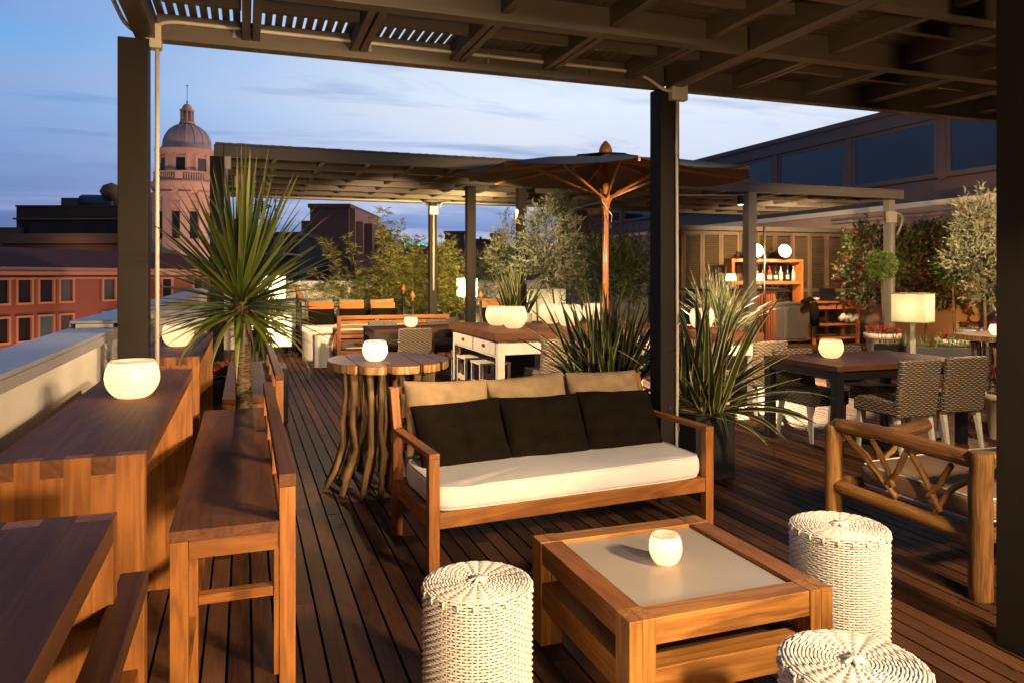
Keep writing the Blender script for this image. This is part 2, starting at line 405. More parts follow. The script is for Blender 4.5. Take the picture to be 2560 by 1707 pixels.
for j in range(5):
    ya, yb = rows[j + 1] + .042, rows[j] - .042
    for x in xs:
        p = MB(o)
        if j == 0: kb(p, x - .042, x - .006, ya, yb, ZT - .10, ZT - .002); kb(p, x + .006, x + .042, ya, yb, ZT - .10, ZT - .002)
        else: kb(p, x - .022, x + .022, ya, yb, ZT - .103, ZT - .002)
        p.build('rafter', DARKW, t, bevel=.002)
    ym = (ya + yb) / 2
    ed = [-.39] + xs + [7.0]
    for i in range(len(ed) - 1):
        xa, xb = ed[i] + .045, ed[i + 1] - .045
        if xa < 2.45 < xb: xb = 2.398
        if xb - xa < .15 or (j > 1 and (i + j) % 3): continue
        p = MB(o); kb(p, xa, xb, ym - .018, ym + .018, ZT - .066, ZT - .004); p.build('purlin', DARKW, t, bevel=.002)
s_ = MB(o)
x = -.50
while x < 7.9:
    gap = .015 if x < 1.12 else (.004 if x < 1.35 else .008)
    cross = x > 1.62
    kb(s_, x, x + .0495 - gap, 2.46 if not cross else 3.2, 4.09, ZT + .002, ZT + .014, grain=1); x += .0495
y = -2.0
while y < 3.2:
    if y < 2.40: kb(s_, -.50, 1.61, y, y + .0420, ZT + .002, ZT + .022, grain=0)
    kb(s_, 1.63, 4.5, y, y + .0420, ZT + .002, ZT + .022, grain=0)
    kb(s_, 4.505, 7.9, y, y + .0420, ZT + .002, ZT + .022, grain=0)
    y += .0497
s_.build('slat_roof', DARKW, t)
# solid roofing above the slats everywhere except the airy strip by the sky gaps
p = MB(o); kb(p, 1.42, 7.9, -2.0, 4.06, ZT + .026, ZT + .045); kb(p, -.5, 1.415, -2.0, 2.46, ZT + .026, ZT + .045); p.build('roof_sheet', BLACKM, t)
for x, y in ((2.40, 3.955), (2.40, 3.155), (2.40, 2.415)):     # joist hangers
    p = MB(o); kb(p, x - .002, x + .003, y - .004, y + .006, ZB + .01, ZT - .01); p.build('bracket', BLACKM, t)

def conduit(label, runs, boxes, clips, r=.011, loc=(0, 0, 0)):
    t = thing('conduit', label, 'cable conduit', loc)
    for run in runs: p = MB(loc); p.tube(run, r, 8); p.build('pipe', PIPE, t)
    for c, dms in boxes: p = MB(loc); p.cbox(c, dms); p.build('junction_box', PIPE, t, bevel=.006)
    for c in clips: p = MB(loc); p.cbox(c, (.012, .012, .05)); p.cbox((c[0], c[1], c[2] - .03), (.018, .012, .018)); p.build('clip', STEEL, t)
    return t
def bend(a, b, c, n=6):
    a, b, c = map(Vector, (a, b, c)); return [tuple((1 - t) ** 2 * a + 2 * t * (1 - t) * b + t * t * c) for t in [i / n for i in range(n + 1)]]
yf = 4.335
def kk(pts): return [(x * K, y * K, 1.5 + (z - 1.5) * K) for x, y, z in pts]
yf = 3.945
conduit('cream conduit running along the front beam from first post to second post',
    [kk([(-.40, 3.99, 2.62), (-.40, 3.985, .95)]),
     kk(bend((-.40, 3.985, 2.70), (-.39, yf, 2.725), (-.28, yf, 2.725)) + [(2.0, yf, 2.715)] + bend((2.12, yf, 2.715), (2.25, yf, 2.71), (2.34, 3.93, 2.64)) + bend((2.36, 3.93, 2.63), (2.40, 3.93, 2.615), (2.44, 3.93, 2.615))),
     kk([(-.53, .5, 2.68), (-.53, 3.7, 2.68)] + bend((-.53, 3.8, 2.68), (-.52, 3.95, 2.66), (-.42, 3.96, 2.64)))],
    [(kk([(-.405, 3.985, 2.655)])[0], (.06, .08, .13))],
    kk([(x, yf + .002, 2.712) for x in (-.05, .62, 1.27, 1.9)]))
conduit('cream conduit dropping down the second dark post behind the sofa',
    [kk([(2.475, 3.935, 2.56), (2.47, 3.935, 2.3), (2.475, 3.935, 1.2), (2.475, 3.935, .8), (2.465, 3.935, .30)])],
    [(kk([(2.475, 3.925, 2.615)])[0], (.12, .055, .12)), (kk([(2.46, 3.93, .29)])[0], (.10, .05, .03))],
    kk([(2.475, 3.93, z) for z in (2.25, 1.24, .60)]))

# ------------------------------------------------------------------ far pergolas
def far_pergola(label, x0, x1, y0, y1, zb, posts, nb, conduitlabel=None, mt=DARKW):
    o = (x0, y0, 0); t = thing('pergola', label, 'pergola', o)
    for (px, py, w) in posts:
        p = MB(o); p.box(px - w / 2, px + w / 2, py - w / 2, py + w / 2, 0, zb); p.build('post', POSTW if mt is DARKW else POSTP, t, bevel=.005)
    h = .145
    for i in range(nb):
        y = y0 + (y1 - y0) * i / (nb - 1)
        p = MB(o); p.box(x0, x1, y - .045, y + .045, zb, zb + h); p.build('beam', mt, t, bevel=.003)
    for x in [x0 - .06, x1 + .06]:
        p = MB(o); p.box(x - .055, x + .055, y0 - .045, y1 + .045, zb - .003, zb + h + .002); p.build('beam', mt, t, bevel=.003)
    n = int((x1 - x0) / .6)
    for i in range(1, n):
        x = x0 + (x1 - x0) * i / n
        for j in range(nb - 1):
            ya = y0 + (y1 - y0) * j / (nb - 1) + .047; yb = y0 + (y1 - y0) * (j + 1) / (nb - 1) - .047
            p = MB(o); p.box(x - .03, x + .03, ya, yb, zb + .04, zb + h - .002); p.build('rafter', mt, t)
    s = MB(o); x = x0 - .1
    while x < x1 + .1:
        s.box(x, x + .05, y0 - .05, y1 + .05, zb + h + .003, zb + h + .025 + uni(0, .006)); x += .0515
    s.build('slat_roof', mt, t)
    return t
PZ = 3.0
far_pergola('wide dark pergola over the back lounge behind the palm', -.25, 6.6, 10.1, 15.2, PZ,
    [(-.33, 10.15, .165), (3.60, 12.15, .15), (4.48, 12.05, .15), (3.62, 14.95, .15), (6.6, 15.1, .15)], 7)
far_pergola('paler pergola over the bar lit by its own spotlight', 6.9, 11.85, 11.05, 15.2, PZ - .02,
    [(8.47, 11.10, .17), (11.9, 11.3, .15)], 5, mt=PALEW)
conduit('thin conduit along the far beam of the back pergola', [[(-.1, 15.14, 3.03), (3.3, 15.14, 3.03)] + bend((3.4, 15.14, 3.03), (3.5, 15.1, 3.0), (3.6, 14.86, 2.86)), [(3.62, 14.86, 2.8), (3.62, 14.86, 1.2)], [(3.75, 14.86, 2.9)] + bend((3.8, 14.9, 2.98), (3.9, 15.1, 3.03), (4.1, 15.14, 3.03)) + [(6.4, 15.14, 3.03)]],
    [((3.62, 14.85, 2.83), (.17, .06, .17))], [], r=.017)
conduit('conduit and box on the left post of the back pergola', [[(-.22, 10.06, 2.85), (-.22, 10.06, 1.4)]], [((-.2, 10.05, 2.92), (.08, .05, .16)), ((-.1, 11.5, 2.86), (.08, .05, .16))], [], r=.02)
conduit('curling conduit from box on the dark end post by the bar', [[(11.86, 11.2, 2.55), (11.86, 11.2, .3)], bend((11.95, 11.2, 2.72), (12.3, 11.2, 2.75), (12.3, 11.5, 2.3)) + [(12.6, 11.7, 2.2)]], [((11.84, 11.19, 2.64), (.22, .07, .22))], [], r=.02)

# ------------------------------------------------------------------ tall bar tables (waterfall, finger jointed)
def bar_table():
    t = thing('bar_table', '', 'bar table', (0, 0, 0), 0, 'tall bar tables along the parapet')
    L, Wd, Hh, T = 1.88, .345, 1.05, .045
    n = 6; w = Wd / n
    tp = MB()
    edges = [0, .06, .115, .165, .225, .28, Wd]
    for i in range(6):
        a, b = edges[i], edges[i + 1]
        ins = 0 if i % 2 == 0 else T
        tp.box(a, b, ins, L - ins, Hh - T, Hh, grain=1)
    tp.build('table_top', TEAKD, t)
    for yy in (0, L - T):
        e = MB()
        for i in range(6):
            a, b = edges[i], edges[i + 1]
            zt = Hh - T if i % 2 == 0 else Hh - .0005
            e.box(a, b, yy, yy + T, 0.0, zt, grain=2)
        e.build('end_panel', TEAK, t)
    return t
bt = bar_table(); bt.location = (-.585, 2.10, 0); bt['label'] = 'middle bar table carrying the largest glowing bowl, before first post'
dup(bt, (-.585, 4.53, 0), 0, 'farthest bar table with one bowl, just past the first dark post')
b0 = dup(bt, (-.575, -.28, 0), 0, 'nearest bar table cut off by the lower corner of the photo')

def bar_bench():
    """seat on four legs with a low rail back; local x across 0..0.36, y along"""
    t = thing('bar_bench', '', 'bench', (0, 0, 0), 0, 'high teak benches at the bar tables')
    L, w, Hs = 2.1, .31, .75
    s = MB()
    e = [0, .085, .165, .245, .3085]
    for i in range(4): s.box(e[i], e[i + 1], 0, L, Hs - .032, Hs, grain=1)
    s.build('seat', TEAKD, t)
    for x, y, h in ((0, 0, Hs - .034), (0, L - .05, Hs - .034)):
        p = MB(); p.box(x + .002, x + .052, y + .001, y + .05, 0, h); p.build('leg', TEAK, t, bevel=.002)
    for y in (0, L - .05):
        p = MB(); p.box(.31, .358, y + .001, y + .05, 0, .851); p.build('leg', TEAK, t, bevel=.002)
    for y in (.72, 1.38):
        p = MB(); p.box(.312, .356, y, y + .045, Hs - .09, .851); p.build('back_post', TEAK, t, bevel=.002)
    p = MB(); p.box(.308, .360, -.002, L + .002, .852, .892); p.build('back_rail', TEAKD, t, bevel=.003)
    for y in (.008, L - .042):
        p = MB(); p.box(.053, .309, y, y + .034, Hs - .09, Hs - .035); p.build('apron', TEAK, t, bevel=.002)
    for x in (.008, .318):
        p = MB(); p.box(x, x + .03, .052, L - .052, Hs - .09, Hs - .035); p.build('apron', TEAK, t, bevel=.002)
    for y in (.55,):
        p = MB(); p.box(.05, .31, y, y + .05, .30, .335); p.build('foot_rest', TEAK, t, bevel=.002)
        for xx in (.004, .313):
            p = MB(); p.box(xx, xx + .045, y, y + .05, 0, Hs - .092); p.build('leg', TEAK, t, bevel=.002)
    p = MB(); p.box(.012, .042, .052, L - .052, .22, .262); p.build('stretcher', TEAK, t, bevel=.002)
    return t
bb = bar_bench(); bb.location = (-.21, 2.40, 0); bb['label'] = 'high teak bench in the foreground between middle bar table and sofa'
dup(bb, (-.13, 4.88, 0), 0, 'second high teak bench behind the palm trunk beside the slab table')
dup(bb, (-.548, -.39, 0), 0, 'high bench pushed under the nearest bar table in the lower corner')

# ------------------------------------------------------------------ glowing bowls
def bowl(label, x, y, z, r, h, pw, col=(1, .64, .33), m=None, fam='glowing bowl lamps'):
    b = MB()
    pr = [(0.001, .003), (r * .42, .003), (r * .62, h * .06), (r * .85, h * .22), (r * .97, h * .40), (r, h * .55), (r * .97, h * .72), (r * .89, h * .88), (r * .80, h * .985), (r * .775, h), (r * .75, h * .985), (r * .76, h * .93)]
    b.lathe(pr, 40)
    o = b.build('bowl_lamp', m or WAX, loc=(x, y, z)); o.modifiers.new('s', 'SUBSURF').render_levels = 1
    tag(o, label, 'bowl lamp', fam)
    l = bpy.data.lights.new('bowl_light', 'POINT'); l.energy = pw; l.color = col; l.shadow_soft_size = r * .28
    lo = bpy.data.objects.new('bowl_light', l); COL.objects.link(lo); lo.parent = o; lo.location = (0, 0, h * .68)
    return o
bowl('largest wax bowl glowing on the middle bar table', -.39, 3.06, 1.05, .094, .142, .95)
bowl('glowing bowl on the farthest bar table past the post', -.40, 5.20, 1.05, .096, .142, .85)
bowl('small round candle bowl on the low coffee table', 1.505, 2.475, .405, .063, .118, .48, (1, .66, .36))
bowl('bright bowl in the middle of the near slab table', .865, 5.28, .90, .089, .145, 1.6, (1, .66, .34))
bowl('small white bowl on the far dining table by the teak bench', 2.28, 10.75, .75, .10, .155, 1.0, (1, .72, .44))
bowl('yellowish bowl on the dark legged dining table', 5.05, 5.45, .75, .109, .17, .95, (1, .66, .30))
bowl('little white bowl on the slab table at the edge', 7.12, 5.42, .90, .077, .115, .5, (1, .80, .55))
big = [('large white globe bowl, rear one of the left pair on the white table', 3.10, 9.25, .152), ('large white globe bowl, front one of the left pair on the white table', 3.12, 8.65, .163),
       ('large white globe bowl, rear one of the middle pair on the white table', 3.90, 9.35, .16), ('large white globe bowl, front one of the middle pair beside the parasol pole', 3.92, 8.78, .167),
       ('large white globe bowl partly hidden by flax leaves, left of the post', 4.55, 9.35, .16), ('white globe bowl glimpsed through flax just right of the second post', 5.22, 7.75, .15)]
for lb, x, y, r in big: bowl(lb, x, y, .85, r, r * 1.68, 1.35, (1, .68, .38), RESIN, 'large white globe bowls')

# ------------------------------------------------------------------ main sofa
def cushion(w, d, h, name, m, parent, M, puff=.5, nx=14, ny=10, seed=0, wr=.012, label=None):
    """a soft pillow: two puffed sheets meeting at a pinched seam"""
    mb = MB(); vs = []; 
    def pt(i, j, sgn):
        u = -1 + 2 * i / nx; v = -1 + 2 * j / ny
        k = (max(0, 1 - abs(u) ** 3.2) * max(0, 1 - abs(v) ** 3.2)) ** puff
        pin = 1 - .07 * (1 - abs(u * v)) * (abs(u) > .98) 
        cx = u * (1 - .05 * (1 - v * v)); cy = v * (1 - .05 * (1 - u * u))
        n = noise.noise(Vector((u * 2.2 + seed, v * 2.2, sgn * 3.))) * wr * 2 * k + noise.noise(Vector((u * 6 + seed, v * 5, sgn))) * wr * k
        return M @ Vector((cx * w / 2, cy * d / 2, sgn * h / 2 * k + n))
    idx = {}; fs = []
    for sgn in (1, -1):
        for j in range(ny + 1):
            for i in range(nx + 1):
                edge = i in (0, nx) or j in (0, ny)
                if sgn == -1 and edge: idx[(i, j, -1)] = idx[(i, j, 1)]; continue
                idx[(i, j, sgn)] = len(vs); vs.append(tuple(pt(i, j, sgn)))
        for j in range(ny):
            for i in range(nx):
                q = [idx[(i, j, sgn)], idx[(i + 1, j, sgn)], idx[(i + 1, j + 1, sgn)], idx[(i, j + 1, sgn)]]
                fs.append(tuple(q if sgn == 1 else q[::-1]))
    mb._add(vs, fs, [(v[0] * 3, v[1] * 3, v[2] * 3) for v in vs], rnd(), 0, True)
    return mb.build(name, m, parent, sub=1, label=label)
def mattress(w, d, h, c, name, m, parent, piping=None, seed=0, r=.035):
    """boxy seat cushion with rounded, slightly sagging form"""
    mb = MB(); nx, ny = 26, 12; vs = []; fs = []
    prof = [(-1, -.5), (-1, .5)]
    rings = []
    # superellipse rings from bottom centre, out, up and back to the top centre
    lay = [(.0, -.5), (.5, -.5), (.86, -.5), (.965, -.47), (1, -.36), (1.005, 0), (1, .36), (.965, .47), (.86, .5), (.5, .53), (0, .54)]
    n = 64
    for s_, z in lay:
        ring = []
        for k in range(n):
            a = 2 * pi * k / n; ca, sa = cos(a), sin(a)
            e = .16
            x = math.copysign(abs(ca) ** e, ca); y = math.copysign(abs(sa) ** e, sa)
            xx = x * (w / 2 - (1 - s_) * (w / 2 if s_ < .8 else d / 2)) if s_ >= .8 else x * s_ * w / 2
            yy = y * (d / 2 - (1 - s_) * d / 2) if s_ >= .8 else y * s_ * d / 2
            nz = (noise.noise(Vector((xx * 3 + seed, yy * 3, z))) + .5 * noise.noise(Vector((xx * 9 + seed, yy * 14, z)))) * .014 * (1 if z > .4 else .4)
            vs.append((c[0] + xx, c[1] + yy, c[2] + z * h + nz)); 
    for i in range(len(lay) - 1):
        for k in range(n):
            k2 = (k + 1) % n; fs.append((i * n + k, i * n + k2, (i + 1) * n + k2, (i + 1) * n + k))
    mb._add(vs, fs, vs, rnd(), 0, True)
    o = mb.build(name, m, parent, sub=1)
    if piping:
        for li in (3, 7):
            q = MB(); q.tube([vs[li * n + k] for k in range(n)] + [vs[li * n]], .005, 6, cap=False); q.build('piping', piping, o)
    return o
t = thing('garden_sofa', 'three seat teak sofa with white seat cushion, tan and dark pillows', 'sofa', (.855, 3.60, 0), R(4.0))
SW, SD = 1.735, .74
def bx(nm, *a, m=TEAK, bev=.003): p = MB(); p.box(*a); return p.build(nm, m, t, bevel=bev)
for x in (0, SW - .055):
    bx('leg', x, x + .055, 0, .05, 0, .595)                       # front
    p = MB(); M = Matrix.Translation((x, SD - .05, 0)); p.box(0, .055, 0, .05, 0, .60, M)
    p.bar((x + .0275, SD - .025, .60), (x + .0275, SD + .055, .835), .05, .055); p.build('leg', TEAK, t, bevel=.003)
    bx('armrest', x, x + .055, -.002, SD, .596, .622)
bx('front_rail', .056, SW - .056, .004, .04, .245, .325, m=TEAK)
bx('back_rail', .056, SW - .056, SD - .04, SD - .006, .245, .325)
for x in (.006, SW - .045): bx('side_rail', x, x + .038, .052, SD - .052, .245, .325)
p = MB()
for i in range(9): p.box(.045, SW - .045, .06 + i * .072, .06 + i * .072 + .045, .300, .318)
p.build('seat_slats', TEAK, t)
p = MB(); p.bar((-.001, SD + .055, .825), (SW + .001, SD + .055, .825), .045, .042); p.build('top_rail', TEAK, t, bevel=.003)
p = MB()
for i in range(3): p.bar((.05, SD + .0 + i * .024, .64 + i * .07 - .14), (SW - .05, SD + .0 + i * .024, .64 + i * .07 - .14), .018, .045)
p.build('back_slats', TEAK, t)
mattress(SW - .10, SD - .085, .125, (SW / 2, SD / 2 - .03, .385), 'seat_cushion', CREAM, t, CREAM, 3)
for i in range(3):
    cx = .330 + i * .540
    M = Matrix.Translation((cx, SD - .06, .668)) @ Matrix.Rotation(R((2, -3, 1)[i]), 4, 'Y') @ Matrix.Rotation(R(72), 4, 'X')
    cushion(.555, .46, .15, 'back_pillow', TAN, t, M, nx=20, ny=16, seed=i * 3.1, wr=.030, label='tan linen pillow leaning on sofa back')
for i in range(3):
    cx = .360 + i * .532
    M = Matrix.Translation((cx, SD - .215, .590)) @ Matrix.Rotation(R((-2, 1, 2)[i]), 4, 'Y') @ Matrix.Rotation(R(60), 4, 'X')
    cushion(.575, .425, .13, 'front_pillow', OLIVE, t, M, nx=18, ny=14, seed=20 + i * 2.3, wr=.026, label='dark olive pillow in front of tan one')

# ------------------------------------------------------------------ coffee table
o = (1.13, 2.07, 0); t = thing('coffee_table', 'chunky square teak coffee table with inset sand coloured top', 'coffee table', o)
X0, X1, Y0, Y1 = 1.13, 1.925, 2.07, 2.905; w = .095
for x in (X0, X1 - w):
    for y in (Y0, Y1 - w):
        p = MB(o); p.box(x, x + w * .5 - .0006, y, y + w, 0, .42, grain=2); p.box(x + w * .5, x + w, y, y + w, 0, .42, grain=2); p.build('leg', HONEY, t, bevel=.002)
for a, bb_, zz in (((.333, .4185), 0, 0), ((.16, .258), 0, 0)):
    za, zb = a
    for y in (Y0 + .004, Y1 - w + .004):
        p = MB(o); p.box(X0 + w + .0005, X1 - w - .0005, y, y + w - .008, za, zb); p.build('rail', HONEY, t, bevel=.002)
    for x in (X0 + .004, X1 - w + .004):
        p = MB(o); p.box(x, x + w - .008, Y0 + w + .0005, Y1 - w - .0005, za, zb); p.build('rail', TEAK, t, bevel=.002)
p = MB(o); p.box(X0 + w + .001, X1 - w - .001, Y0 + w + .001, Y1 - w - .001, .38, .404); p.build('table_top', TOPM, t)
p = MB(o)
for i in range(6): p.box(X0 + w - .003, X1 - w + .003, Y0 + w + .012 + i * .107, Y0 + w + .10 + i * .107, .20, .225)
p.build('shelf', TEAKD, t)

# ------------------------------------------------------------------ white woven stools
def wicker_stool():
    t = thing('wicker_stool', '', 'stool', (0, 0, 0), 0, 'white wicker stools around the coffee table')
    Rr, Hh, nr = .186, .47, 46
    NS = 32
    side = MB()
    segs = NS * 4
    rows_ = int((Hh - .02) / .0102)
    for j in range(rows_):
        z = .008 + j * .0102; vs = []; ph = (j % 2) * pi
        vs = []
        for k in range(segs):
            a = 2 * pi * k / segs
            r = Rr - .0040 + .0035 * cos(a * NS + ph)
            for q in range(5):
                b = 2 * pi * q / 5
                vs.append(((r + .0042 * cos(b)) * cos(a), (r + .0042 * cos(b)) * sin(a), z + .0040 * sin(b)))
        fs = [(k * 5 + q, k * 5 + (q + 1) % 5, ((k + 1) % segs) * 5 + (q + 1) % 5, ((k + 1) % segs) * 5 + q) for k in range(segs) for q in range(5)]
        side._add(vs, fs, vs, rnd(), 0, True)
    for k in range(NS * 2):
        a = pi * (k + .0) / NS
        side.tube([((Rr - .006) * cos(a), (Rr - .006) * sin(a), .0), ((Rr - .006) * cos(a), (Rr - .006) * sin(a), Hh - .006)], .0032, 5, cap=False)
    side.build('woven_side', WICKW, t)
    top = MB(); nt_ = 17
    for j in range(nt_):
        r0 = .026 + j * (Rr - .030) / (nt_ - 1); ph = (j % 2) * pi
        drop = .012 * max(0, (r0 - Rr * .86) / (Rr * .14)) ** 2
        sg = 160; vs = []
        ns_ = 11 if r0 < .07 else 22
        for k in range(sg):
            a = 2 * pi * k / sg
            zz = Hh - .008 - drop + .0050 * abs(cos(a * 11 + .4)) ** .7 * min(1, r0 / .07) + .0012 * cos(a * 22 + ph)
            for q in range(5):
                b = 2 * pi * q / 5
                vs.append(((r0 + .0050 * cos(b)) * cos(a), (r0 + .0050 * cos(b)) * sin(a), zz + .0044 * sin(b)))
        fs = [(k * 5 + q, k * 5 + (q + 1) % 5, ((k + 1) % sg) * 5 + (q + 1) % 5, ((k + 1) % sg) * 5 + q) for k in range(sg) for q in range(5)]
        top._add(vs, fs, vs, rnd(), 0, True)
    for k in range(22):
        a = 2 * pi * (k + .25) / 22
        top.tube([((Rr - .006) * cos(a), (Rr - .006) * sin(a), Hh - .010), ((Rr + .001) * cos(a), (Rr + .001) * sin(a), Hh - .016), ((Rr + .002) * cos(a), (Rr + .002) * sin(a), Hh - .03)], .0046, 6)
    for k in range(3):
        a = k * pi / 3
        top.tube([(.034 * cos(a), .034 * sin(a), Hh - .001), (0, 0, Hh + .005), (-.034 * cos(a), -.034 * sin(a), Hh - .001)], .007, 6)
    top.build('woven_top', WICKW, t)
    c = MB(); c.lathe([(Rr - .016, .002), (Rr - .016, Hh - .014), (.001, Hh - .012)], 32); c.build('shadow_core', WICKIN, t)  # darker inner drum paints the shade seen between the strands
    return t
ws = wicker_stool(); ws.location = (.745, 2.43, 0); ws['label'] = 'white wicker stool left of the coffee table in front of the sofa'
dup(ws, (2.33, 2.47, 0), 1.3, 'white wicker stool between the coffee table and the log bench', (1.04, 1.04, 1.0))
dup(ws, (1.54, 1.58, 0), 2.2, 'nearest white wicker stool, cut by the bottom of the photo', (1.03, 1.03, 1.0))

# ------------------------------------------------------------------ rustic log bench
o = (3.2, 2.5, 0); t = thing('log_bench', 'rustic peeled log bench with zigzag branches and taupe cushion', 'bench', o)
def log(nm, pts, r, n=14, wob=.006):
    p = MB(o); P_ = [Vector(q) for q in pts]; out = []; rr = []
    k = 5
    for i in range(len(P_) - 1):
        for j in range(k):
            out.append(P_[i].lerp(P_[i + 1], j / k) + Vector((noise.noise(P_[i] * 3 + Vector((j, 0, 0))), noise.noise(P_[i] * 3 + Vector((0, j, 5))), 0)) * wob * (0 if i + j == 0 else 1))
            rr.append(r * (1 + .07 * noise.noise(Vector((i * 2 + j * .7, r * 50, P_[i].x)))))
    out.append(P_[-1]); rr.append(r * .96)
    p.tube(out, rr, n); return p.build(nm, LOGM, t, bevel=.004 if r > .03 else 0)
log('post', [(3.225, 2.535, 0), (3.22, 2.535, .35), (3.22, 2.53, .685)], .052)
log('post', [(3.17, 3.40, 0), (3.17, 3.40, .35), (3.17, 3.40, .655)], .047)
log('top_rail', [(3.175, 3.36, .655), (3.19, 3.1, .665), (3.20, 2.8, .65), (3.215, 2.56, .64)], .040)
log('back_rail', [(3.20, 3.42, .645), (3.38, 3.42, .60), (3.60, 3.42, .565), (3.80, 3.40, .595), (3.86, 3.38, .615)], .040)
log('lower_rail', [(3.17, 3.36, .31), (3.19, 3.0, .30), (3.22, 2.56, .285)], .038)
log('lower_rail', [(3.2, 3.42, .31), (3.8, 3.42, .30), (4.6, 3.42, .30)], .036)
log('lower_rail', [(3.25, 2.53, .29), (3.8, 2.50, .30), (4.6, 2.50, .30)], .036)
log('top_rail', [(3.26, 2.53, .64), (3.9, 2.52, .63), (4.6, 2.50, .63)], .040)
log('post', [(4.6, 3.40, 0), (4.6, 3.40, .66)], .047); log('post', [(4.6, 2.52, 0), (4.6, 2.52, .66)], .05)
for q in ([(3.18, 3.33, .62), (3.19, 3.13, .47), (3.19, 2.98, .35)], [(3.18, 3.13, .62), (3.20, 3.06, .50), (3.19, 3.0, .40)], [(3.20, 2.93, .60), (3.19, 2.98, .48), (3.19, 3.05, .40)],
          [(3.20, 2.90, .60), (3.21, 2.82, .48), (3.20, 2.73, .35)], [(3.21, 2.68, .59), (3.21, 2.74, .48), (3.20, 2.81, .40)], [(3.22, 2.58, .55), (3.21, 2.68, .47), (3.21, 2.78, .32)]):
    log('branch', q, .0155, 8)
for q in ([(3.27, 3.42, .58), (3.42, 3.42, .46), (3.50, 3.42, .36)], [(3.46, 3.42, .56), (3.50, 3.42, .48), (3.53, 3.42, .38)], [(3.70, 3.42, .54), (3.62, 3.42, .46), (3.52, 3.42, .40)]):
    log('branch', q, .0155, 8)
mb = mattress(1.30, .80, .12, (3.93, 2.965, .385), 'seat_cushion', GREYF, t, PIPING, 9)
mb.location = (-o[0], -o[1], 0)
# ------------------------------------------------------------------ slab tables on branch legs
def slab_table(label, c, rx, ry, nleg, seed, lobes):
    random.seed(seed)
    t = thing('slab_table', label, 'high table', c)
    cuts = [-1.0] + lobes + [1.0]
    for q in range(len(cuts) - 1):
        a0, a1 = cuts[q], cuts[q + 1]; poly = []; m = 13
        for sgn in (-1, 1):
            for k in range(m):
                u = k / (m - 1) if sgn == -1 else 1 - k / (m - 1)
                x = a0 + (a1 - a0) * u; e = abs(2 * u - 1) ** 8
                if q == 0 and u < .5: e = 0
                if q == len(cuts) - 2 and u > .5: e = 0
                yy = math.sqrt(max(.0, 1 - abs(x) ** 2.3)) * (1 - .17 * e) * (1 + .05 * noise.noise(Vector((x * 3 + seed, sgn, 0))))
                poly.append((x * rx + (.003 if u < .5 else -.003) * (e > .9), sgn * max(yy, .12) * ry))
        cx_ = (a0 + a1) / 2 * rx
        p = MB(); p.prism(poly, .845, .8965); p.build('slab', [SLABE], t, bevel=.004)
        p = MB(); p.prism([(cx_ + (x - cx_) * .985, y * .99) for x, y in poly], .8970, .9000); p.build('slab_face', SLABM, t)
    for i in range(nleg):
        a = 2 * pi * (i + uni(-.2, .2)) / nleg
        x, y = rx * .74 * cos(a), ry * .74 * sin(a); fl = uni(.0, .16)
        pts = [(x, y, .846)]; ax_, ay_ = uni(-.02, .02), uni(-.02, .02)
        pts += [(x + ax_, y + ay_, .66), (x + uni(-.02, .02), y + uni(-.02, .02), .48), (x + uni(-.03, .03), y + uni(-.03, .03), .30),
                (x + fl * .45 * cos(a), y + fl * .45 * sin(a), .15), (x + fl * cos(a), y + fl * sin(a), .0)]
        r0 = uni(.015, .026)
        p = MB(); p.tube(pts, [r0 * 1.1, r0, r0 * .95, r0 * 1.05, r0, r0 * .85], 9); p.build('leg', BARKL, t)
        if rnd() < .6:
            p = MB(); p.tube([(x * .8, y * .8, .846), (x * .8 + .02, y * .8, .5), (x * .9, y * .9, .25), (x + uni(-.08, .08), y + uni(-.08, .08), 0)], [.016, .014, .013, .012], 8); p.build('leg', BARKL, t)
    for i in range(nleg // 2):
        x, y = uni(-.5, .5) * rx, uni(-.5, .5) * ry
        p = MB(); p.tube([(x, y, .846), (x + uni(-.03, .03), y, .6), (x + uni(-.04, .04), y + uni(-.03, .03), .3), (x + uni(-.1, .1), y + uni(-.1, .1), 0)], [.022, .02, .021, .018], 8); p.build('leg', BARKL, t)
    return t
slab_table('near rustic slab table with branch legs behind the sofa arm', (.985, 5.42, 0), .43, .49, 17, 5, [-.62, -.18, .34, .72])
slab_table('rustic slab table with little white bowl at the edge by the flower pots', (7.42, 5.50, 0), .52, .44, 11, 8, [-.5, -.05, .45])
random.seed(11)

# ------------------------------------------------------------------ dark legged dining tables
def dining_table(label, x0, x1, y0, y1):
    o = (x0, y0, 0); t = thing('dining_table', label, 'dining table', o)
    p = MB(o); n = 7
    p.box(x0, x1, y0, y0 + .085, .705, .75); p.box(x0, x1, y1 - .085, y1, .705, .75)
    p.box(x0, x0 + .085, y0 + .086, y1 - .086, .705, .75); p.box(x1 - .085, x1, y0 + .086, y1 - .086, .705, .75)
    w_ = (y1 - y0 - .172) / n
    for i in range(n):
        a = y0 + .086 + i * w_
        p.box(x0 + .086, (x0 + x1) / 2 - .002, a, a + w_ - .003, .715, .7485); p.box((x0 + x1) / 2 + .002, x1 - .086, a, a + w_ - .003, .715, .7485)
    p.build('table_top', TEAKD, t, bevel=.002)
    for x in (x0 + .004, x1 - .079):
        for y in (y0 + .004, y1 - .079): p = MB(o); p.box(x, x + .075, y, y + .075, 0, .7045); p.build('leg', BLACKM, t, bevel=.002)
    for y in (y0 + .02, y1 - .045): p = MB(o); p.box(x0 + .08, x1 - .08, y, y + .025, .63, .704); p.build('apron', BLACKM, t)
    for x in (x0 + .02, x1 - .045): p = MB(o); p.box(x, x + .025, y0 + .08, y1 - .08, .63, .704); p.build('apron', BLACKM, t)
dining_table('dark legged dining table with yellowish bowl and rattan chairs', 4.63, 6.12, 4.93, 5.86)
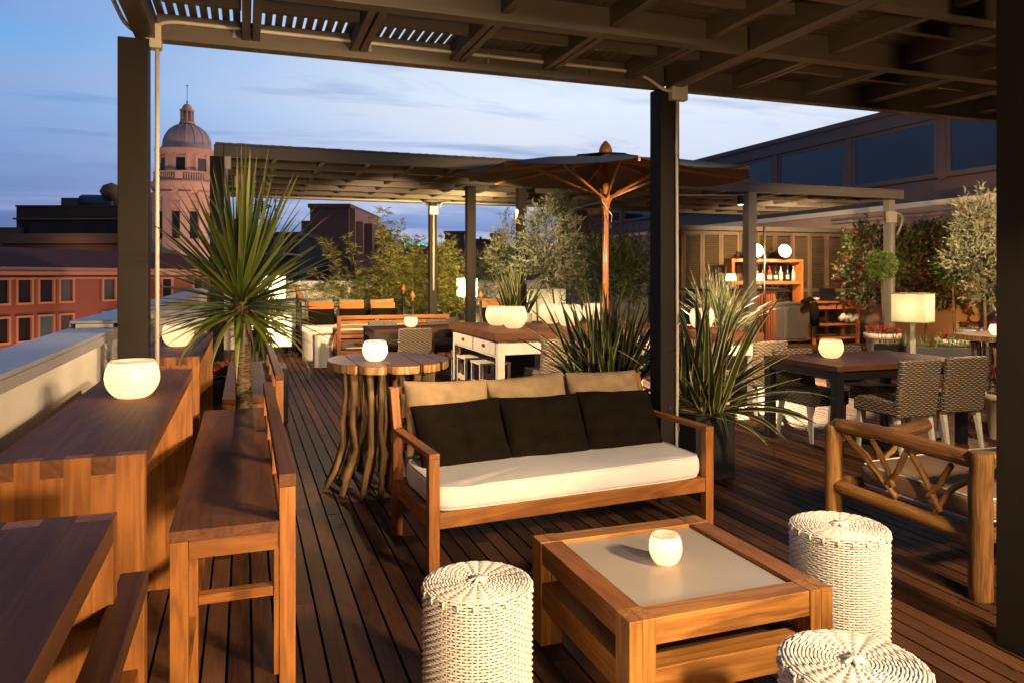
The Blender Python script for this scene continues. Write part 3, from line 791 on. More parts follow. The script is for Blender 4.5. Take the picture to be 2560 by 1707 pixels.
dining_table('dark legged dining table between the teak bench and the near slab table', 1.66, 3.35, 10.2, 11.25)

def rattan_chair():
    """seat block and upright back; faces +y, back at local y 0"""
    t = thing('rattan_chair', '', 'chair', (0, 0, 0), 0, 'grey rattan dining chairs')
    p = MB(); p.box(-.22, .22, .02, .47, .33, .455); p.build('seat', RATTAN, t, bevel=.018)
    p = MB(); M = Matrix.Translation((0, .03, .36)) @ Matrix.Rotation(R(7), 4, 'X'); p.box(-.225, .225, -.035, .025, -.04, .45, M); p.build('backrest', RATTAN, t, bevel=.02)
    for x in (-.185, .185):
        for y, dy in ((.05, -.06), (.42, .02)):
            p = MB(); M = Matrix.Translation((x, y, 0))
            vs = []
            for z, w, yy in ((0, .013, dy), (.335, .022, 0)):
                vs += [(x - w, y + yy - w, z), (x + w, y + yy - w, z), (x + w, y + yy + w, z), (x - w, y + yy + w, z)]
            p._add(vs, [(3, 2, 1, 0), (4, 5, 6, 7), (0, 1, 5, 4), (1, 2, 6, 5), (2, 3, 7, 6), (3, 0, 4, 7)], [(v[2], v[0], v[1]) for v in vs], rnd())
            p.build('leg', WPAINT, t, bevel=.002)
    return t
rc = rattan_chair(); rc.location = (5.30, 4.74, 0); rc.rotation_euler.z = R(2); rc['label'] = 'grey rattan chair with its back to us, left of two at the near dining table'
for (x, y, a, lb) in ((5.88, 4.78, -3, 'grey rattan chair with its back to us nearest the slab table at the edge'),
    (4.97, 5.84, 180, 'grey rattan chair under far side of dining table, nearest the flax planter'),
    (5.68, 5.95, 180, 'grey rattan chair under far side of dining table, behind the yellowish bowl'),
    (2.13, 9.78, 0, 'rattan chair with its back to us behind the near slab table bowl'),
    (2.98, 9.85, 2, 'rattan chair with its back to us beside the white table drawers'),
    (2.02, 11.62, 180, 'rattan chair between the far dining table and the teak bench, left one'),
    (2.95, 11.62, 180, 'rattan chair between the far dining table and the teak bench, right one'),
    (3.28, 7.62, 4, 'rattan chair tucked under the white table directly behind the sofa'),
    (4.15, 7.66, -4, 'rattan chair under the white table behind the left flax leaves'),
    (5.30, 6.62, 5, 'bright lit rattan chair behind the right flax plant')):
    dup(rc, (x, y, 0), R(a), lb)

# ------------------------------------------------------------------ white communal tables
def white_table(label, x0, x1, y0, y1, rz=0, drawers=True):
    o = (x0, y0, 0); t = thing('white_table', label, 'table', o)
    p = MB(o); n = 9; w_ = (y1 - y0) / n
    for i in range(n): p.box(x0, x1, y0 + i * w_, y0 + (i + 1) * w_ - .001, .765, .85)
    p.build('table_top', TEAKD, t, bevel=.002)
    a, b, c, d = x0 + .05, x1 - .05, y0 + .05, y1 - .05; L = .085
    for x in (a, b - L):
        for y in (c, d - L): p = MB(o); p.box(x, x + L, y, y + L, 0, .7645); p.build('leg', WPAINT, t, bevel=.004)
    for y in (c + .008, d - .028): p = MB(o); p.box(a + L, b - L, y, y + .02, .60, .764); p.build('apron', WPAINT, t, bevel=.002)
    for x in (b - .028,): p = MB(o); p.box(x, x + .02, c + L, d - L, .56, .764); p.build('apron', WPAINT, t, bevel=.002)
    x = a + .008; p = MB(o); p.box(x, x + .02, c + L, d - L, .56, .764); p.build('apron', WPAINT, t, bevel=.002)
    if drawers:
        ym = (c + d) / 2
        for ya, yb in ((c + L + .02, ym - .02), (ym + .02, d - L - .02)):
            p = MB(o); p.box(a - .004, a + .0075, ya, yb, .585, .745); dr = p.build('drawer', WPAINT, t, bevel=.003)
            p = MB(o); M = Matrix.Translation((a - .004, (ya + yb) / 2, .668)) @ Matrix.Rotation(R(90), 4, 'X') 
            p.lathe([(.001, -.06), (.012, -.055), (.02, -.02), (.021, .02), (.012, .055), (.001, .06)], 10)
            p.v = [tuple(M @ Vector(v)) for v in p.v]
            h = p.build('handle', TEAKD, dr)
    return t
white_table('long white painted table with thick wood top, drawers and globe bowls', 2.66, 4.90, 8.0, 10.05)
white_table('second white table with pinkish lit top behind the right flax', 4.96, 5.58, 7.05, 9.1, drawers=False)
def slat_back_chair(label, x, y, rz):
    t = thing('white_chair', label, 'chair', (x, y, 0), rz, 'white painted slatted chairs')
    p = MB(); p.box(-.2, .2, 0, .4, .43, .455); p.build('seat', WPAINT, t, bevel=.004)
    for xx in (-.19, .155):
        for yy in (.005, .36): p = MB(); p.box(xx, xx + .035, yy, yy + .035, 0, .429); p.build('leg', WPAINT, t, bevel=.002)
    for zz in (.16, ):
        for yy in (.01, .37): p = MB(); p.box(-.154, .154, yy, yy + .02, zz, zz + .06); p.build('stretcher', WPAINT, t)
    return t
slat_back_chair('white backless chair tucked beneath the drawer end of the white table', 3.05, 8.75, R(90))
slat_back_chair('white backless chair tucked under far end of the white table', 3.05, 9.4, R(90))
p = MB((3.72, 9.7, .85)); p.lathe([(.001, .002), (.035, .002), (.045, .04), (.05, .13), (.047, .13), (.042, .04), (.03, .01), (.001, .008)], 20, (3.72, 9.7, .85)); tag(p.build('candle_glass', RESIN), 'small white candle glass beside the parasol pole', 'candle holder')

# ------------------------------------------------------------------ far lounge: teak bench, iron sofas, stools
def teak_bench(label, x0, x1, y0, y1):
    o = (x0, y0, 0); t = thing('slatted_bench', label, 'bench', o)
    for x in (x0, x1 - .06):
        p = MB(o); p.box(x, x + .06, y0, y0 + .06, 0, .86); p.build('leg', TEAK, t, bevel=.003)
        p = MB(o); p.box(x, x + .06, y1 - .06, y1, 0, .60); p.build('leg', TEAK, t, bevel=.003)
        p = MB(o); p.box(x, x + .06, y0 + .061, y1 + .02, .601, .635); p.build('armrest', TEAK, t, bevel=.003)
        p = MB(o); p.box(x + .01, x + .05, y0 + .061, y1 - .061, .24, .32); p.build('side_rail', TEAK, t)
    p = MB(o); p.box(x0 + .0605, x1 - .0605, y0, y0 + .05, .80, .86); p.build('top_rail', TEAK, t, bevel=.003)
    L = (x1 - x0 - .12) / 3
    p = MB(o)
    for z in (.43, .505, .58, .655, .73): p.box(x0 + .061, x1 - .061, y0 + .015, y0 + .033, z, z + .05)
    p.build('back_slats', TEAK, t)
    for i in (1, 2): p = MB(o); p.box(x0 + .06 + L * i - .03, x0 + .06 + L * i + .03, y0 + .002, y0 + .012, .32, .799); p.build('back_post', TEAK, t)
    p = MB(o); p.box(x0 + .061, x1 - .061, y0 + .005, y0 + .045, .22, .31); p.box(x0 + .061, x1 - .061, y1 - .045, y1 - .005, .22, .31); p.build('rail', TEAK, t)
    mattress(x1 - x0 - .14, y1 - y0 - .1, .11, ((x1 - x0) / 2, (y1 - y0) / 2 + .02, .375), 'seat_cushion', CREAM, t, None, 5)
teak_bench('slatted teak bench seen from behind in the back lounge', 1.38, 3.22, 12.1, 12.78)

def iron_sofa(label, x0, x1, y0, y1, npil, plist):
    o = (x0, y0, 0); t = thing('iron_daybed', label, 'daybed', o)
    for x in (x0, x1):
        for y, h in ((y0, 1.00), (y1, 1.12)):
            p = MB(o); p.tube([(x, y, 0), (x, y, h)], .028, 8); lg = p.build('leg', IRON, t)
            p = MB(o); p.lathe([(.012, 0), (.03, .012), (.016, .04), (.04, .07), (.052, .105), (.04, .145), (.02, .17), (.026, .185), (.001, .20)], 14, (x, y, h)); p.build('finial', TEAK, lg)
    for za in (.98, .86):
        zz = za
        p = MB(o); p.tube([(x0, y1, zz + .02), (x1, y1, zz + .02)], .011, 6); p.build('rail', IRON, t)
    for x in (x0, x1):
        for z in (.86, .40): p = MB(o); p.tube([(x, y0, z), (x, y1, z + (.02 if z > .5 else 0))], .011, 6); p.build('rail', IRON, t)
        p = MB(o)
        for i in range(1, 5): y = y0 + (y1 - y0) * i / 5; p.tube([(x, y, .40), (x, y, .87)], .007, 6)
        p.build('spindles', IRON, t)
    p = MB(o); n = int((x1 - x0) / .16)
    for i in range(1, n): x = x0 + (x1 - x0) * i / n; p.tube([(x, y1, .40), (x, y1, 1.0)], .007, 6)
    p.build('spindles', IRON, t)
    p = MB(o); p.box(x0, x1, y0 - .01, y0 + .02, .32, .40); p.box(x0, x1, y1 - .02, y1 + .01, .32, .40); p.build('seat_frame', IRON, t)
    mattress(x1 - x0 - .06, y1 - y0 - .04, .14, ((x1 - x0) / 2, (y1 - y0) / 2, .46), 'mattress', CREAM, t, None, 2)
    for i, cx in enumerate(plist):
        for (m, zc, yc, hh, nm, lb) in ((TAN, .80, y1 - .12, .44, 'back_pillow', 'tan pillow'), (ORANGE, .74, y1 - .22, .42, 'middle_pillow', 'orange pillow'), (OLIVE, .64, y1 - .34, .40, 'front_pillow', 'dark pillow')):
            M = Matrix.Translation((cx - x0, yc - y0, zc + .04)) @ Matrix.Rotation(R(uni(-3, 3)), 4, 'Y') @ Matrix.Rotation(R(74), 4, 'X')
            cushion(.56, hh, .12, nm, m, t, M, nx=8, ny=6, seed=i + zc * 10, label=lb)
iron_sofa('black iron daybed with orange, tan and dark pillows behind the teak bench', .98, 3.12, 14.55, 15.45, 3, (1.42, 2.03, 2.66))
iron_sofa('iron daybed right of the thick pergola post behind the white table', 4.45, 6.3, 14.3, 15.2, 2, (4.9, 5.7))

def ribbed_stool(label, x, y, r, h, col):
    t = thing('ribbed_stool', label, 'stool', (x, y, 0), 0, 'ribbed round stools in the back lounge')
    p = MB(); n = 64; vs = []
    pr = [(0.99, 0), (1, .02), (.975, h * .33), (.965, h * .5), (.975, h * .67), (1, h - .02), (.985, h)]
    for q, z in pr:
        for k in range(n): w = 2 * pi * k / n; rr = r * q * (1 - .022 * (k % 4 == 0)); vs.append((rr * cos(w), rr * sin(w), z))
    fs = [(i * n + k, i * n + (k + 1) % n, (i + 1) * n + (k + 1) % n, (i + 1) * n + k) for i in range(len(pr) - 1) for k in range(n)]
    p._add(vs, fs, vs, .5, 0, True); p.build('drum', CREAM, t)
    p = MB(); p.lathe([(r * .985, h), (r * .9, h + .006), (.001, h + .008)], 32); p.build('seat_top', col, t)
ribbed_stool('cream ribbed drum stool, front one of two near the teak bench arm', 1.22, 12.75, .165, .52, GREYF)
ribbed_stool('cream ribbed drum stool, rear one against the iron daybed', 1.16, 13.9, .19, .50, CREAM)

# ------------------------------------------------------------------ lamps
LPAR = (1, .80, .50)
def lamp_light(parent, z, e, col=LPAR, r=.05):
    l = bpy.data.lights.new('lamp_light', 'POINT'); l.energy = e; l.color = col; l.shadow_soft_size = r
    lo = bpy.data.objects.new('lamp_light', l); COL.objects.link(lo); lo.parent = parent; lo.location = (0, 0, z)
def cube_lamp(label, x, y, w, z0, z1, e, rz=0, pole=True, m=None, round_=False):
    t = thing('shade_lamp', label, 'floor lamp', (x, y, 0), rz, 'glowing parchment shade lamps')
    s = MB(); n = 4 if not round_ else 24
    h = z1 - z0
    if round_: s.lathe([(w / 2, z0), (w / 2, z1)], 24)
    else:
        k = w / 2
        for a in range(4):
            M = Matrix.Rotation(a * pi / 2, 4, 'Z')
            s.quad(M @ Vector((-k, -k, z0)), M @ Vector((k, -k, z0)), M @ Vector((k, -k, z1)), M @ Vector((-k, -k, z1)))
        k -= .002
    s.build('lamp_shade', m or PARCH, t)
    f = MB()
    if not round_:
        for z in (z0, z1):
            for a in range(4):
                M = Matrix.Rotation(a * pi / 2, 4, 'Z'); f.box(-w / 2 - .004, w / 2 + .004, -w / 2 - .005, -w / 2 + .002, z - .006, z + .006, M)
        f.build('shade_frame', PALEW, t)
    p = MB(); p.box(-.025, .025, -.025, .025, .02, z0 + h * .25); p.build('stem', TEAK if pole else WPAINT, t)
    p = MB(); p.box(-.14, .14, -.14, .14, 0, .02); p.build('base', TEAK, t, bevel=.003)
    lamp_light(t, z0 + h * .5, e)
    return t
cube_lamp('bright square lamp glowing behind the palm trunk', .30, 9.45, .40, .66, 1.04, 20, R(8))
cube_lamp('square lamp glimpsed through palm leaves at the side parapet', .42, 14.6, .5, 1.05, 1.50, 40, R(10))
cube_lamp('parchment lamp behind the tall pergola post by the bamboo', 4.46, 15.35, .36, 1.05, 1.45, 60, R(5), pole=False)
cube_lamp('wide box lamp on the floor behind the globe bowls', 5.35, 13.2, .62, .55, 1.26, 8, R(12))
cube_lamp('square shade lamp on a post between the two topiary pots', 8.34, 7.53, .40, .89, 1.265, 3.0, R(22), pole=False)
def little_lamp(label, x, y, z, w, h, e):
    t = thing('table_lamp', label, 'table lamp', (x, y, z))
    s = MB(); s.lathe([(w * .55, .12), (w * .45, .12 + h)], 20); s.build('lamp_shade', PARCH, t)
    p = MB(); p.tube([(0, 0, 0), (0, 0, .16)], .008, 8); p.lathe([(.05, 0), (.05, .012), (.001, .014)], 16); p.build('stem', STEEL, t); lamp_light(t, .12 + h / 2, e, (1, .7, .35), .03)
little_lamp('little bright lamp standing on the bar counter', 9.35, 12.85, 1.27, .20, .15, 5)
little_lamp('second little lamp on the bar counter beside the pale post', 10.05, 12.85, 1.27, .20, .15, 5)

# ------------------------------------------------------------------ parasol
o = (4.40, 8.70, 0); t = thing('parasol', 'large black parasol with wooden ribs and pole, turned finial on top', 'parasol', o)
TL = Matrix.Rotation(R(2.3), 4, 'X')
def tl(r, a, z): return Vector(o) + Vector((0, 0, 2.80)) + TL @ Vector((r * cos(a), r * sin(a), z))
A0 = R(22.5 + 6); RR = 1.92
c = MB(o); ci = MB(o)
for k in range(8):
    a, b_ = A0 + k * pi / 4, A0 + (k + 1) * pi / 4
    prs = [(0.04, .235), (.5, .205), (1.1, .135), (RR, 0)]
    for i in range(3):
        r1, z1 = prs[i]; r2, z2 = prs[i + 1]
        for u in range(4):
            def at(r, z, w):
                sag = -.05 * sin(pi * w) * (r / RR); q = Vector((1, 0, 0))
                P_ = tl(r, a, z).lerp(tl(r, b_, z), w); return P_ + Vector((0, 0, sag))
            w1, w2 = u / 4, (u + 1) / 4
            c.quad(at(r1, z1, w1), at(r2, z2, w1), at(r2, z2, w2), at(r1, z1, w2), rv=.5, smooth=True)
            dz = Vector((0, 0, -.006))
            ci.quad(at(r1, z1, w1) + dz, at(r1, z1, w2) + dz, at(r2, z2, w2) + dz, at(r2, z2, w1) + dz, rv=.5, smooth=True)
    # scalloped hem of the vent cap
cp = MB(o)
for k in range(16):
    a, b_ = A0 + k * pi / 8, A0 + (k + 1) * pi / 8
    cp.quad(tl(.03, a, .30), tl(.42, a, .225 + .02 * (k % 2)), tl(.42, b_, .225 + .02 * ((k + 1) % 2)), tl(.03, b_, .30), rv=.5, smooth=True)
c.build('canopy', CANVAS, t); ci.build('canopy_lining', CANVASI, t); cp.build('vent_cap', CANVAS, t)
for k in range(8):
    a = A0 + k * pi / 4
    p = MB(o); p.bar(tl(.06, a, .20), tl(RR + .03, a, -.022), .026, .034); p.build('rib', TEAK, t, bevel=.003)
    p = MB(o); p.bar(Vector(o) + Vector((.05 * cos(a), .05 * sin(a), 2.50)), tl(.98, a, .10), .022, .028); p.build('strut', TEAK, t, bevel=.003)
p = MB(o); p.tube([(o[0], o[1], .03), (o[0], o[1], 3.02)], .040, 14); p.build('pole', wood('varnished pole', (.28, .09, .025), (.55, .22, .07), rough=.28, fig=.1, var=.1), t)
p = MB(o); p.lathe([(.045, 2.36), (.06, 2.38), (.052, 2.42), (.075, 2.46), (.085, 2.50), (.07, 2.54), (.05, 2.56)], 18, (o[0], o[1], 0)); p.build('hub', TEAK, t)
p = MB(o); p.lathe([(.05, 3.02), (.075, 3.035), (.06, 3.06), (.085, 3.09), (.085, 3.13), (.06, 3.19), (.02, 3.24), (.001, 3.25)], 18, (o[0], o[1], 0)); p.build('finial', TEAK, t)
p = MB(o); p.tube([(o[0] - .09, o[1] - .02, 2.62), (o[0] - .07, o[1] - .05, 2.45), (o[0] + .06, o[1] - .06, 2.28), (o[0] + .05, o[1] - .06, 2.12), (o[0] - .03, o[1] - .05, 2.3), (o[0] - .05, o[1] - .05, 1.4)], .006, 6); p.build('cord', PIPE, t)
p = MB(o); p.lathe([(.22, 0), (.22, .05), (.06, .08), (.05, .3)], 20, (o[0], o[1], 0)); p.build('base', BLACKM, t)

# ------------------------------------------------------------------ bar, shutters, console, back counter
def shutter_wall():
    o = (8.7, 14.35, 0); t = thing('shutter_wall', 'wall of old louvred shutters behind the bar', 'shutter wall', o, R(-3))
    n = 13; w_ = .475
    for i in range(n):
        x = i * w_; p = MB(); rv = rnd()
        for (a, b_, c_, d_) in ((x, x + .055, 0, 2.50), (x + w_ - .06, x + w_ - .006, 0, 2.50)): p.box(a, b_, 0, .045, c_, d_, rv=rv)
        for z in (.04, 1.12, 2.42): p.box(x + .056, x + w_ - .061, .002, .042, z, z + .08, rv=rv)
        for z0, z1 in ((.13, 1.11), (1.21, 2.41)):
            k = int((z1 - z0) / .042)
            for j in range(k):
                zz = z0 + j * (z1 - z0) / k + .01
                M = Matrix.Translation((0, .022, zz)) @ Matrix.Rotation(R(-38), 4, 'X'); p.box(x + .0565, x + w_ - .0615, -.024, .024, -.004, .004, M, rv=rv + .1)
        p.build('shutter', SHUT, t)
    p = MB(); p.box(-.1, n * w_, .06, .1, 0, 2.6); p.build('backing', BLACKM, t)
    p = MB(); p.box(-.1, n * w_ + .1, -.06, .12, 2.52, 2.62); p.build('top_beam', PALEW, t)
    return t
shutter_wall()
o = (8.4, 12.62, 0); t = thing('bar_counter', 'red slatted bar counter with dark top beyond the pale flax', 'bar counter', o)
p = MB(o); p.box(8.35, 10.42, 12.58, 13.2, 1.20, 1.245); p.build('counter_top', BLACKM, t, bevel=.004)
p = MB(o); p.box(8.45, 10.28, 12.68, 13.1, .02, 1.195); p.build('cabinet', BLACKM, t)
p = MB(o)
x = 8.42
while x < 10.27: p.box(x, x + .045, 12.64, 12.678, .02, 1.19); x += .06
y = 12.68
while y < 13.1: p.box(10.282, 10.32, y, y + .045, .02, 1.19); y += .06
p.build('front_slats', wood('red slats', (.20, .05, .02), (.42, .13, .05), var=.3), t)
p = MB((9.0, 12.9, 1.245)); p.lathe([(.035, 0), (.034, .004), (.004, .01), (.004, .10), (.055, .17)], 16, (9.0, 12.9, 1.245)); tag(p.build('cocktail_glass', REDF), 'red cocktail glass on the bar counter', 'cocktail')
o = (10.6, 13.7, 0); t = thing('back_counter', 'steel refrigerated counter with two doors below the bottle shelf', 'counter', o)
p = MB(o); p.box(9.6, 11.90, 13.45, 13.95, .06, .86); p.build('cabinet', STEEL, t)
p = MB(o); p.box(9.58, 11.92, 13.42, 13.97, .861, .90); p.build('counter_top', STEEL, t, bevel=.004)
for xa, xb in ((10.45, 11.14), (11.18, 11.86)):
    p = MB(o); p.box(xa, xb, 13.425, 13.449, .12, .84); dd = p.build('door', STEEL, t, bevel=.004)
    p = MB(o); p.box(xa + .02, xa + .035, 13.405, 13.424, .2, .76); p.box(xa + .06, xa + .2, 13.41, 13.424, .76, .80); p.build('handle', STEEL, dd)
o = (10.3, 13.7, .9); t = thing('bottle_shelf', 'orange lit open wooden shelf above the steel counter', 'shelf', o)
SH = wood('orange shelf', (.40, .11, .03), (.62, .2, .06), var=.2)
for z in (1.38, 1.80):
    p = MB(o); p.box(10.0, 11.77, 13.62, 13.9, z - (.07 if z < 1.5 else .0), z + (.0 if z < 1.5 else .07)); p.build('shelf_board', SH, t, bevel=.003)
for x in (9.93, 11.771): p = MB(o); p.box(x, x + .07, 13.62, 13.9, .905, 1.872); p.build('side_post', SH, t, bevel=.003)
bcols = [((.02, .05, .015), .08), ((.10, .05, .01), .08), ((.35, .22, .08), .1), ((.35, .03, .02), .1), ((.02, .03, .02), .08), ((.55, .50, .38), .2), ((.03, .02, .05), .08), ((.6, .55, .4), .3)]
blab = ['dark green bottle', 'amber bottle', 'honey coloured bottle', 'red labelled bottle', 'black bottle', 'clear pale bottle', 'purple black bottle', 'cream bottle']
bm = [mat('bottle glass ' + str(i), c_, r_, .1, 10, 0, spec=.8) for i, (c_, r_) in enumerate(bcols)]
LBL = mat('paper label', (.6, .55, .42), .8, .1, 40, 0)
pos_word = ['first from the pale post', 'second from the pale post', 'third from the pale post', 'fourth from the pale post', 'fifth along', 'sixth along', 'seventh along', 'eighth, beside the shelf end post']
for i in range(8):
    x = 10.55 + i * .158 + uni(-.012, .012); y = 13.74 + uni(-.03, .03); k = uni(.9, 1.12); r = uni(.036, .05)
    tt = thing('bottle', blab[i] + ' on the lit bar shelf, ' + pos_word[i], 'bottle', (x, y, 1.38), 0, 'bottles on the bar shelf')
    p = MB(); p.lathe([(.001, 0), (r, .002), (r, .17 * k), (r * .8, .20 * k), (r * .33, .235 * k), (r * .30, .29 * k), (r * .36, .292 * k), (r * .36, .31 * k), (.001, .312 * k)], 16); p.build('glass_body', bm[i], tt)
    p = MB(); p.lathe([(r + .001, .045), (r + .001, .125 * k)], 16); p.build('paper_label', LBL, tt)
o = (11.75, 13.15, 0); t = thing('console_table', 'reddish wooden console table with drawers and lower shelf', 'console table', o)
RW = wood('red teak', (.24, .07, .02), (.50, .18, .055), var=.2)
for x in (11.72, 12.93):
    for y in (13.15, 13.6): p = MB(o); p.box(x, x + .06, y, y + .06, 0, .90); p.build('leg', RW, t, bevel=.003)
p = MB(o); p.box(11.66, 13.05, 13.08, 13.72, .901, .935); p.build('table_top', RW, t, bevel=.003)
for xa, xb in ((11.80, 12.32), (12.36, 12.90)):
    p = MB(o); p.box(xa, xb, 13.14, 13.165, .76, .89); dd = p.build('drawer', RW, t, bevel=.003)
    p = MB(o); p.cbox(((xa + xb) / 2, 13.13, .85), (.05, .014, .03)); p.build('handle', BLACKM, dd)
for z in (.40, .10): p = MB(o); p.box(11.79, 12.92, 13.17, 13.6, z, z + .035); p.build('shelf', RW, t)
p = MB((12.5, 13.4, .935)); p.box(12.25, 12.65, 13.25, 13.50, .936, .952); M = Matrix.Translation((12.45, 13.50, .952)) @ Matrix.Rotation(R(-14), 4, 'X'); p.box(-.22, .22, -.006, .006, 0, .27, M); tag(p.build('laptop', BLACKM), 'open black laptop on the reddish console', 'laptop')
p = MB((11.72, 13.3, .935)); p.lathe([(.03, 0), (.06, .03), (.085, .075), (.08, .075), (.05, .03), (.001, .012)], 18, (11.95, 13.35, .935)); tag(p.build('small_bowl', POTW), 'small white bowl on the console beside dark cloth', 'bowl')
p = MB((11.6, 13.3, .9)); 
p.tube([(11.45, 13.2, .93), (11.7, 13.25, .985), (11.88, 13.3, .955)], [.05, .06, .03], 8); p.tube([(11.60, 13.03, .93), (11.60, 13.0, .7), (11.62, 13.02, .42)], [.07, .11, .08], 8); tag(p.build('dark_bag', OLIVE), 'dark bag slung over the end of the console', 'bag')
p = MB((12.75, 13.2, .44))
M = Matrix.Identity(4)
for i in range(5): p.tube([(12.45 + i * .09, 13.18, .52 + .05 * sin(i * 2)), (12.52 + i * .09, 13.15, .60 - .05 * (i % 2)), (12.60 + i * .08, 13.2, .50)], [.05, .075, .05], 8)
tag(p.build('folded_cloth', CREAM), 'bundle of crumpled cream cloth on the console shelf', 'cloth')
# two round bar lamps on arms
def round_lamp(label, x, y, z, e):
    t = thing('round_spotlight', label, 'spotlight', (x, y, z), 0, 'round adjustable lamps above the bar shelf')
    M = Matrix.Rotation(R(78), 4, 'X') @ Matrix.Rotation(R(-14), 4, 'Y')
    p = MB(); p.lathe([(.001, .0), (.145, .0)], 28); p.v = [tuple(M @ Vector(v)) for v in p.v]; p.build('lens', emit('lamp lens', (1, .80, .50), 9), t)
    p = MB(); p.lathe([(.147, .012), (.16, .012), (.165, -.02), (.15, -.07), (.07, -.12), (.001, -.125)], 28); p.v = [tuple(M @ Vector(v)) for v in p.v]; p.build('housing', BLACKM, t)
    p = MB(); p.tube([(0, .1, 0), (0, .5, .05)], .015, 8); p.build('arm', STEEL, t)
    l = bpy.data.lights.new('bar_lamp', 'SPOT'); l.energy = e * 1.6; l.color = (1, .66, .34); l.spot_size = R(130); l.spot_blend = .8; l.shadow_soft_size = .12
    lo = bpy.data.objects.new('bar_lamp', l); COL.objects.link(lo); lo.parent = t; lo.location = (0, -.10, -.03); lo.rotation_euler = (R(62), 0, 0)
round_lamp('bright round lamp above the bottles on the bar shelf', 11.23, 13.5, 2.05, 60)
round_lamp('bright round lamp half hidden by the pale post at the bar', 10.49, 13.5, 2.05, 60)
p = MB((9.85, 12.4, 0)); p.tube([(9.85, 12.45, 0), (9.85, 12.45, 2.5)], .022, 10); tag(p.build('steel_pole', STEEL), 'thin steel pole rising from the bar counter end', 'pole')

# ------------------------------------------------------------------ right hand building with glazing
o = (14, 3, 0); t = thing('glazed_building', 'brown clad building with long band of dark windows above a pink wall', 'building', o)
p = MB(o); p.box(14.0, 24, -8, 30, -24, 3.02); p.build('wall', PINKW, t)
p = MB(o); p.box(13.9, 14.0, -8, 30, 3.0, 3.12); p.build('ledge', WALLM, t)
p = MB(o); p.box(14.05, 24, -8, 30, 3.12, 3.58); p.build('cladding', BROWNP, t)
p = MB(o); p.box(13.95, 24, -8, 30, 4.88, 5.28); p.box(13.90, 13.95, -8, 30, 5.18, 5.30); p.build('roof_fascia', BROWNP, t)
p = MB(o); p.box(14.6, 23.9, -7.9, 29.9, 3.5, 4.9); p.build('interior_wall', mat('dark interior', (.02, .022, .03), .8, .4, .5, 0), t)
y = 29.6
ys = [29.6, 26.3, 23.0, 20.0, 17.2, 14.5, 11.9, 9.3, 6.5, 3.5, .5, -2.5, -5.5]
for i in range(len(ys) - 1):
    a, b_ = ys[i + 1], ys[i]
    p = MB(o); p.box(13.97, 14.04, a - .09, a + .09, 3.56, 4.9); p.box(13.99, 14.03, a + .09, a + .2, 3.6, 4.87); p.box(13.99, 14.03, b_ - .2, b_ - .09, 3.6, 4.87)
    p.box(13.99, 14.03, a + .2, b_ - .2, 3.6, 3.7); p.box(13.99, 14.03, a + .2, b_ - .2, 4.78, 4.87); wf = p.build('window_frame', BROWNP, t)
    p = MB(o); p.box(14.005, 14.012, a + .2, b_ - .2, 3.7, 4.78); p.build('pane', GLASS, wf)
p = MB(o); p.tube([(13.93, -5, 2.90), (13.93, 15, 2.90)], .03, 8); p.tube([(13.93, -5, 2.80), (13.93, 15, 2.80)], .016, 8); p.build('cable_pipe', PIPE, t)
# garden fence panel lit yellow behind the planting
p = MB((13.2, 8.5, 0)); 
for i in range(9): p.box(13.1 - i * .0, 13.13, 8.7 + i * .14, 8.835 + i * .14, 0, 1.55)
tag(p.build('board_fence', HONEY), 'orange lit board fence behind the olive tree', 'fence')

# ------------------------------------------------------------------ the city
CITYO = mat('terracotta render', (.22, .066, .038), .85, .08, .3, .1)
CITYT = mat('peach stone', (.40, .19, .13), .85, .1, .3, .1)
TOWM = mat('pink stone', (.74, .46, .36), .85, .12, .6, .15)
CONC = mat('grey concrete', (.15, .10, .075), .85, .15, .25, .1)
CONCD = mat('dark concrete', (.045, .034, .035), .85, .15, .3, .1)
ROOFT = mat('dark roof tiles', (.07, .018, .016), .8, .2, 1.5, .2)
PURP = mat('plum render', (.16, .08, .075), .85, .08, .15, .05)
PURL = mat('light and sunlit plum render', (.30, .17, .13), .85, .08, .15, .05)  # lighter plum; on side_wall it puts the sunlit side into colour
WIN = mat('dark pane', (.016, .012, .014), .35, .4, .5, 0, spec=.4)
WINL = emit('lit pane', (.8, .5, .16), .025)
WING = mat('sky toned pane', (.07, .12, .12), .2, .2, .5, 0)  # sky reflection put into the pane as a teal base colour
BLU = mat('blue grey metal', (.07, .09, .13), .5, .2, .4, .1)
# terracotta building: facade from depth 45 (bearing 58) receding
fa = W(58, 45, z=0); fb = W(270, 51, z=0); fd = (fb - fa).normalized(); ang = math.atan2(fd.y, fd.x)
t = thing('terracotta_building', 'terracotta building with dark tiled roof and framed windows beyond the parapet', 'building', (fa.x, fa.y, 0), ang)
def lx(px):   # distance along facade where the bearing px meets it
    u = (px - 1280) / F; d2 = Vector((u * RV[0] + DV[0], u * RV[1] + DV[1])); 
    det = fd.x * (-d2.y) + d2.x * fd.y
    return (-fa.x * (-d2.y) + d2.x * -fa.y) / det * 1.0 if abs(det) > 1e-6 else 0
L0, L1 = lx(0) - 12, lx(790)
p = MB(); p.box(L0, L1, .0, 14, -24, 1.55); p.build('wall', CITYO, t)
p = MB(); p.box(L0 - .2, L1 + .2, -.45, 14.2, 1.55, 1.75); p.box(L0 - .1, L1 + .1, -.30, .02, 1.75, 2.02); p.box(L0, L1, -.12, .0, 1.28, 1.40); p.build('cornice', CITYT, t)
p = MB(); vs = [(L0, -.2, 2.02), (L1, -.2, 2.02), (L1, 2.6, 3.30), (L0, 2.6, 3.30), (L0, 14, 2.02), (L1, 14, 2.02)]
